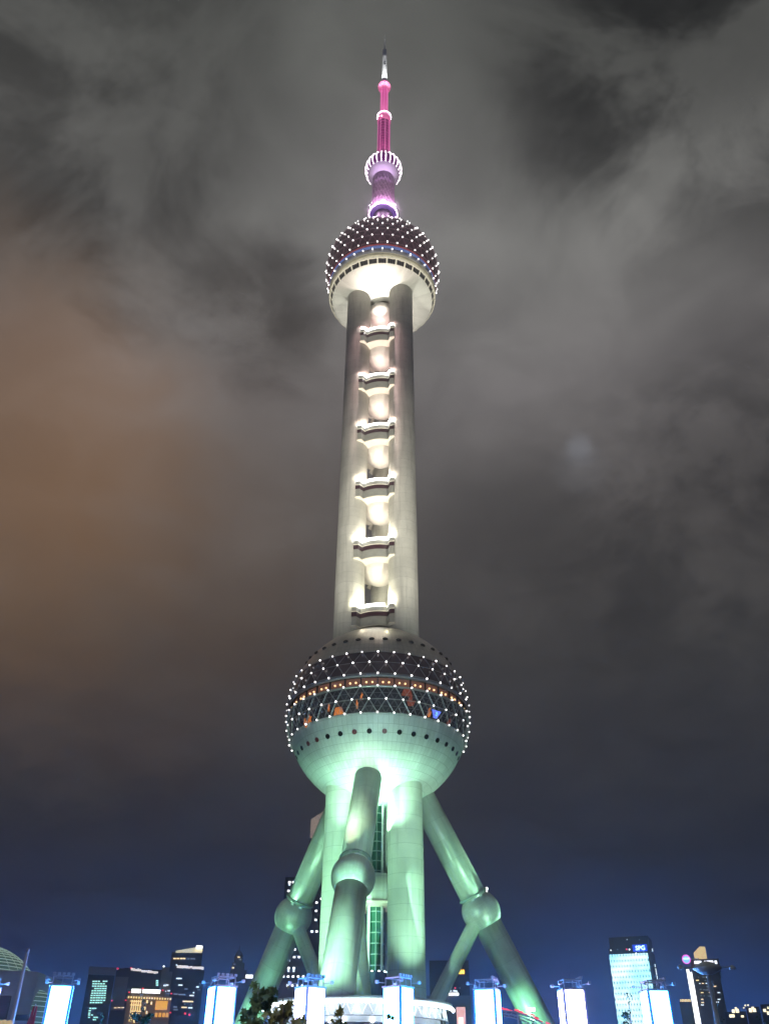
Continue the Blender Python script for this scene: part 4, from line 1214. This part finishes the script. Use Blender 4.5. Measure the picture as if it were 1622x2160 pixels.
for i in range(12):
    u = i / 12 + .03; b = MB(); b.bar((-2.2 + 7.4 * u, 1.4 + .9 * (i % 3), zc + 1.35 - 2.5 * (u ** 2.2)), (-2.2 + 7.4 * u + .55, 1.4 + .9 * (i % 3), zc + 1.33 - 2.5 * ((u + .05) ** 2.2)), .10, None, 6); b.build('red_light', redm, cn)
for x in (-2.5, 0.2):
    b = MB(); b.bar((x, 1.0, 0), (x, 1.0, zc + .9), .12, None, 8); b.build('post', rail_m, cn)
t = at(1121, 2130, 150)
b = thing('direction_sign', 'tiny white lit sign board on a post right of the right leg', 'sign', (t.x, t.y, 0))
p = MB(); p.box(-.55, .55, -.06, .06, t.z - .2, t.z + .25); p.build('board', l_white, b); p = MB(); p.bar((0, 0, 0), (0, 0, t.z - .2), .06); p.build('post', steel_m, b)

# ------------------------------------------------------------------ trees
def leafy(m, c):
    t = NT(m.node_tree); b = t.n['Principled BSDF']; o = t.n['Material Output']
    tr = t.node('ShaderNodeBsdfTranslucent'); tr.inputs['Color'].default_value = (*c, 1)
    mx = t.node('ShaderNodeMixShader'); mx.inputs[0].default_value = .4
    t.l.new(b.outputs[0], mx.inputs[1]); t.l.new(tr.outputs[0], mx.inputs[2]); t.l.new(mx.outputs[0], o.inputs['Surface'])


leaf_m = mat('plane_leaf', (.085, .14, .055), .5, var=.5, scale=1.5)
leaf_y = mat('yellowish_plane_leaf', (.16, .165, .065), .5, var=.5, scale=1.5)
leaf_d = mat('dark_leaf', (.020, .05, .026), .55, var=.4, scale=1.0)
leafy(leaf_m, (.10, .16, .04)); leafy(leaf_y, (.20, .20, .06)); leafy(leaf_d, (.04, .09, .03))
bark_m = mat('bark', (.10, .085, .065), .8, var=.3, scale=4)


def leaf(b, c, size, rng, lobed=True):
    n = Vector((rng.gauss(0, .7), rng.gauss(-.5, .7), rng.gauss(.5, .6))).normalized()
    a = n.orthogonal().normalized(); a.rotate(Matrix.Rotation(rng.uniform(0, 6.28), 3, n)); q = n.cross(a)
    if lobed: out = [(0, -.45), (.18, -.12), (.52, -.22), (.34, .08), (.62, .32), (.24, .30), (0, .75), (-.24, .30), (-.62, .32), (-.34, .08), (-.52, -.22), (-.18, -.12)]
    else: out = [(0, -.5), (.22, -.1), (.2, .2), (0, .55), (-.2, .2), (-.22, -.1)]
    pts = [c + a * (u * size) + q * (v * size) + n * (-.25 * size * abs(u)) for u, v in out]
    k = len(b.v); m = len(pts)
    b.v += [tuple(c)] + [tuple(p) for p in pts]
    for i in range(m): b.f.append((k, k + 1 + i, k + 1 + (i + 1) % m)); b.s.append(False)


def tree(px, pytop, dist, wpx, label, m, nleaf, size, seed, lobed=True, low=.45, shape=1.0):
    rng = random.Random(seed)
    t = at(px, pytop, dist); wd = abs(at(px + wpx, pytop, dist).x - t.x) / 2
    r = thing('tree', label, 'tree', (t.x, t.y, 0), 0, 'trees along the foot of the picture')
    H_ = t.z; zb = H_ * low
    tr = MB(); p = Vector((0, 0, 0)); q_ = Vector((rng.uniform(-.1, .1), rng.uniform(-.1, .1), zb)); tr.bar(p, q_, .022 * H_ + .05, .016 * H_ + .03, 10)
    lead = Vector((rng.uniform(-.15, .15) * wd, 0, H_ * .93)); tr.bar(q_, lead, .016 * H_ + .03, .012, 8)
    ends = []
    for i in range(15):
        f = rng.uniform(0, .85); s0 = q_.lerp(lead, f); a = rng.uniform(0, 6.28); rr = wd * rng.uniform(.5, 1.0) * (1 - f * .55 * shape)
        e = s0 + Vector((cos(a) * rr, sin(a) * rr, rr * rng.uniform(.15, .7))); e.z = min(e.z, H_ - .05)
        mid = s0.lerp(e, .5) + Vector((0, 0, -.06 * rr)); tr.bar(s0, mid, .035, .025, 6); tr.bar(mid, e, .025, .008, 6)
        ends.append((mid, e))
        for _ in range(3):
            e2 = e + Vector((rng.uniform(-.4, .4) * rr, rng.uniform(-.4, .4) * rr, rng.uniform(-.2, .35) * rr)); e2.z = min(e2.z, H_); tr.bar(mid.lerp(e, .6), e2, .014, .005, 5); ends.append((mid.lerp(e, .6), e2))
    ends.append((q_.lerp(lead, .7), Vector((lead.x, 0, H_))))
    tr.build('trunk', bark_m, r)
    cr = MB()
    for i in range(nleaf):
        s0, e = rng.choice(ends); c = s0.lerp(e, rng.uniform(.25, 1.05)) + Vector((rng.gauss(0, .09), rng.gauss(0, .09), rng.gauss(0, .08))) * max(1, wd)
        leaf(cr, c, size * rng.uniform(.6, 1.2), rng, lobed)
    cr.build('crown', m, r)
    return r


tree(548, 2046, 30, 104, 'broad leafed tree overlapping the blue light box and the left leg foot', leaf_m, 360, .28, 21)
tree(606, 2080, 29, 96, 'olive leafed tree with sparse branches before the lilac light box', leaf_y, 260, .27, 22)
tree(716, 2108, 27, 72, 'thin olive tree top between the lilac and blue light boxes below the front leg', leaf_y, 170, .23, 23)
tree(838, 2134, 26, 60, 'small tree top in front of the blue light box under the right column', leaf_m, 190, .21, 24)
tree(1192, 2144, 28, 44, 'bare twiggy tree tip before the lilac light box right of the leg', leaf_y, 60, .16, 25)
tree(306, 2104, 60, 62, 'dense dark green tree before the amber floodlit stone building', leaf_d, 1500, .20, 26, False, .4)
tree(212, 2138, 60, 70, 'low dark tree at the foot of the striped office block', leaf_d, 1100, .20, 27, False, .4)
tree(1322, 2098, 66, 62, 'dark tree standing before the bright lattice fronted tower', leaf_d, 1100, .22, 28, False, .4)
tree(1595, 2134, 80, 90, 'dark tree mass before the low lit houses at the right', leaf_d, 1500, .24, 29, False, .4)
tree(1528, 2146, 78, 70, 'low dark tree between the slim tower foot and the villa', leaf_d, 1000, .22, 30, False, .4)

# ------------------------------------------------------------------ damp night air: it scatters the glare of the light pillars
hm = bpy.data.materials.new('haze_air'); hm.use_nodes = True
t_ = NT(hm.node_tree); t_.n.clear()
pv_ = t_.node('ShaderNodeVolumePrincipled'); pv_.inputs['Color'].default_value = (.82, .88, .95, 1); pv_.inputs['Density'].default_value = .00045; pv_.inputs['Anisotropy'].default_value = .8
oo = t_.node('ShaderNodeOutputMaterial'); t_.l.new(pv_.outputs[0], oo.inputs['Volume'])
struct(MB().box(-520, 520, -240, 900, -1, 480).build('haze', hm), 'stuff')

# a street light out of the picture's foot catches the near leaves
lamp('street_light', (-13, -206, 8.5), 6000, (1.0, .92, .74), None, .3, 90, (-4, -191, 4.5), .8)
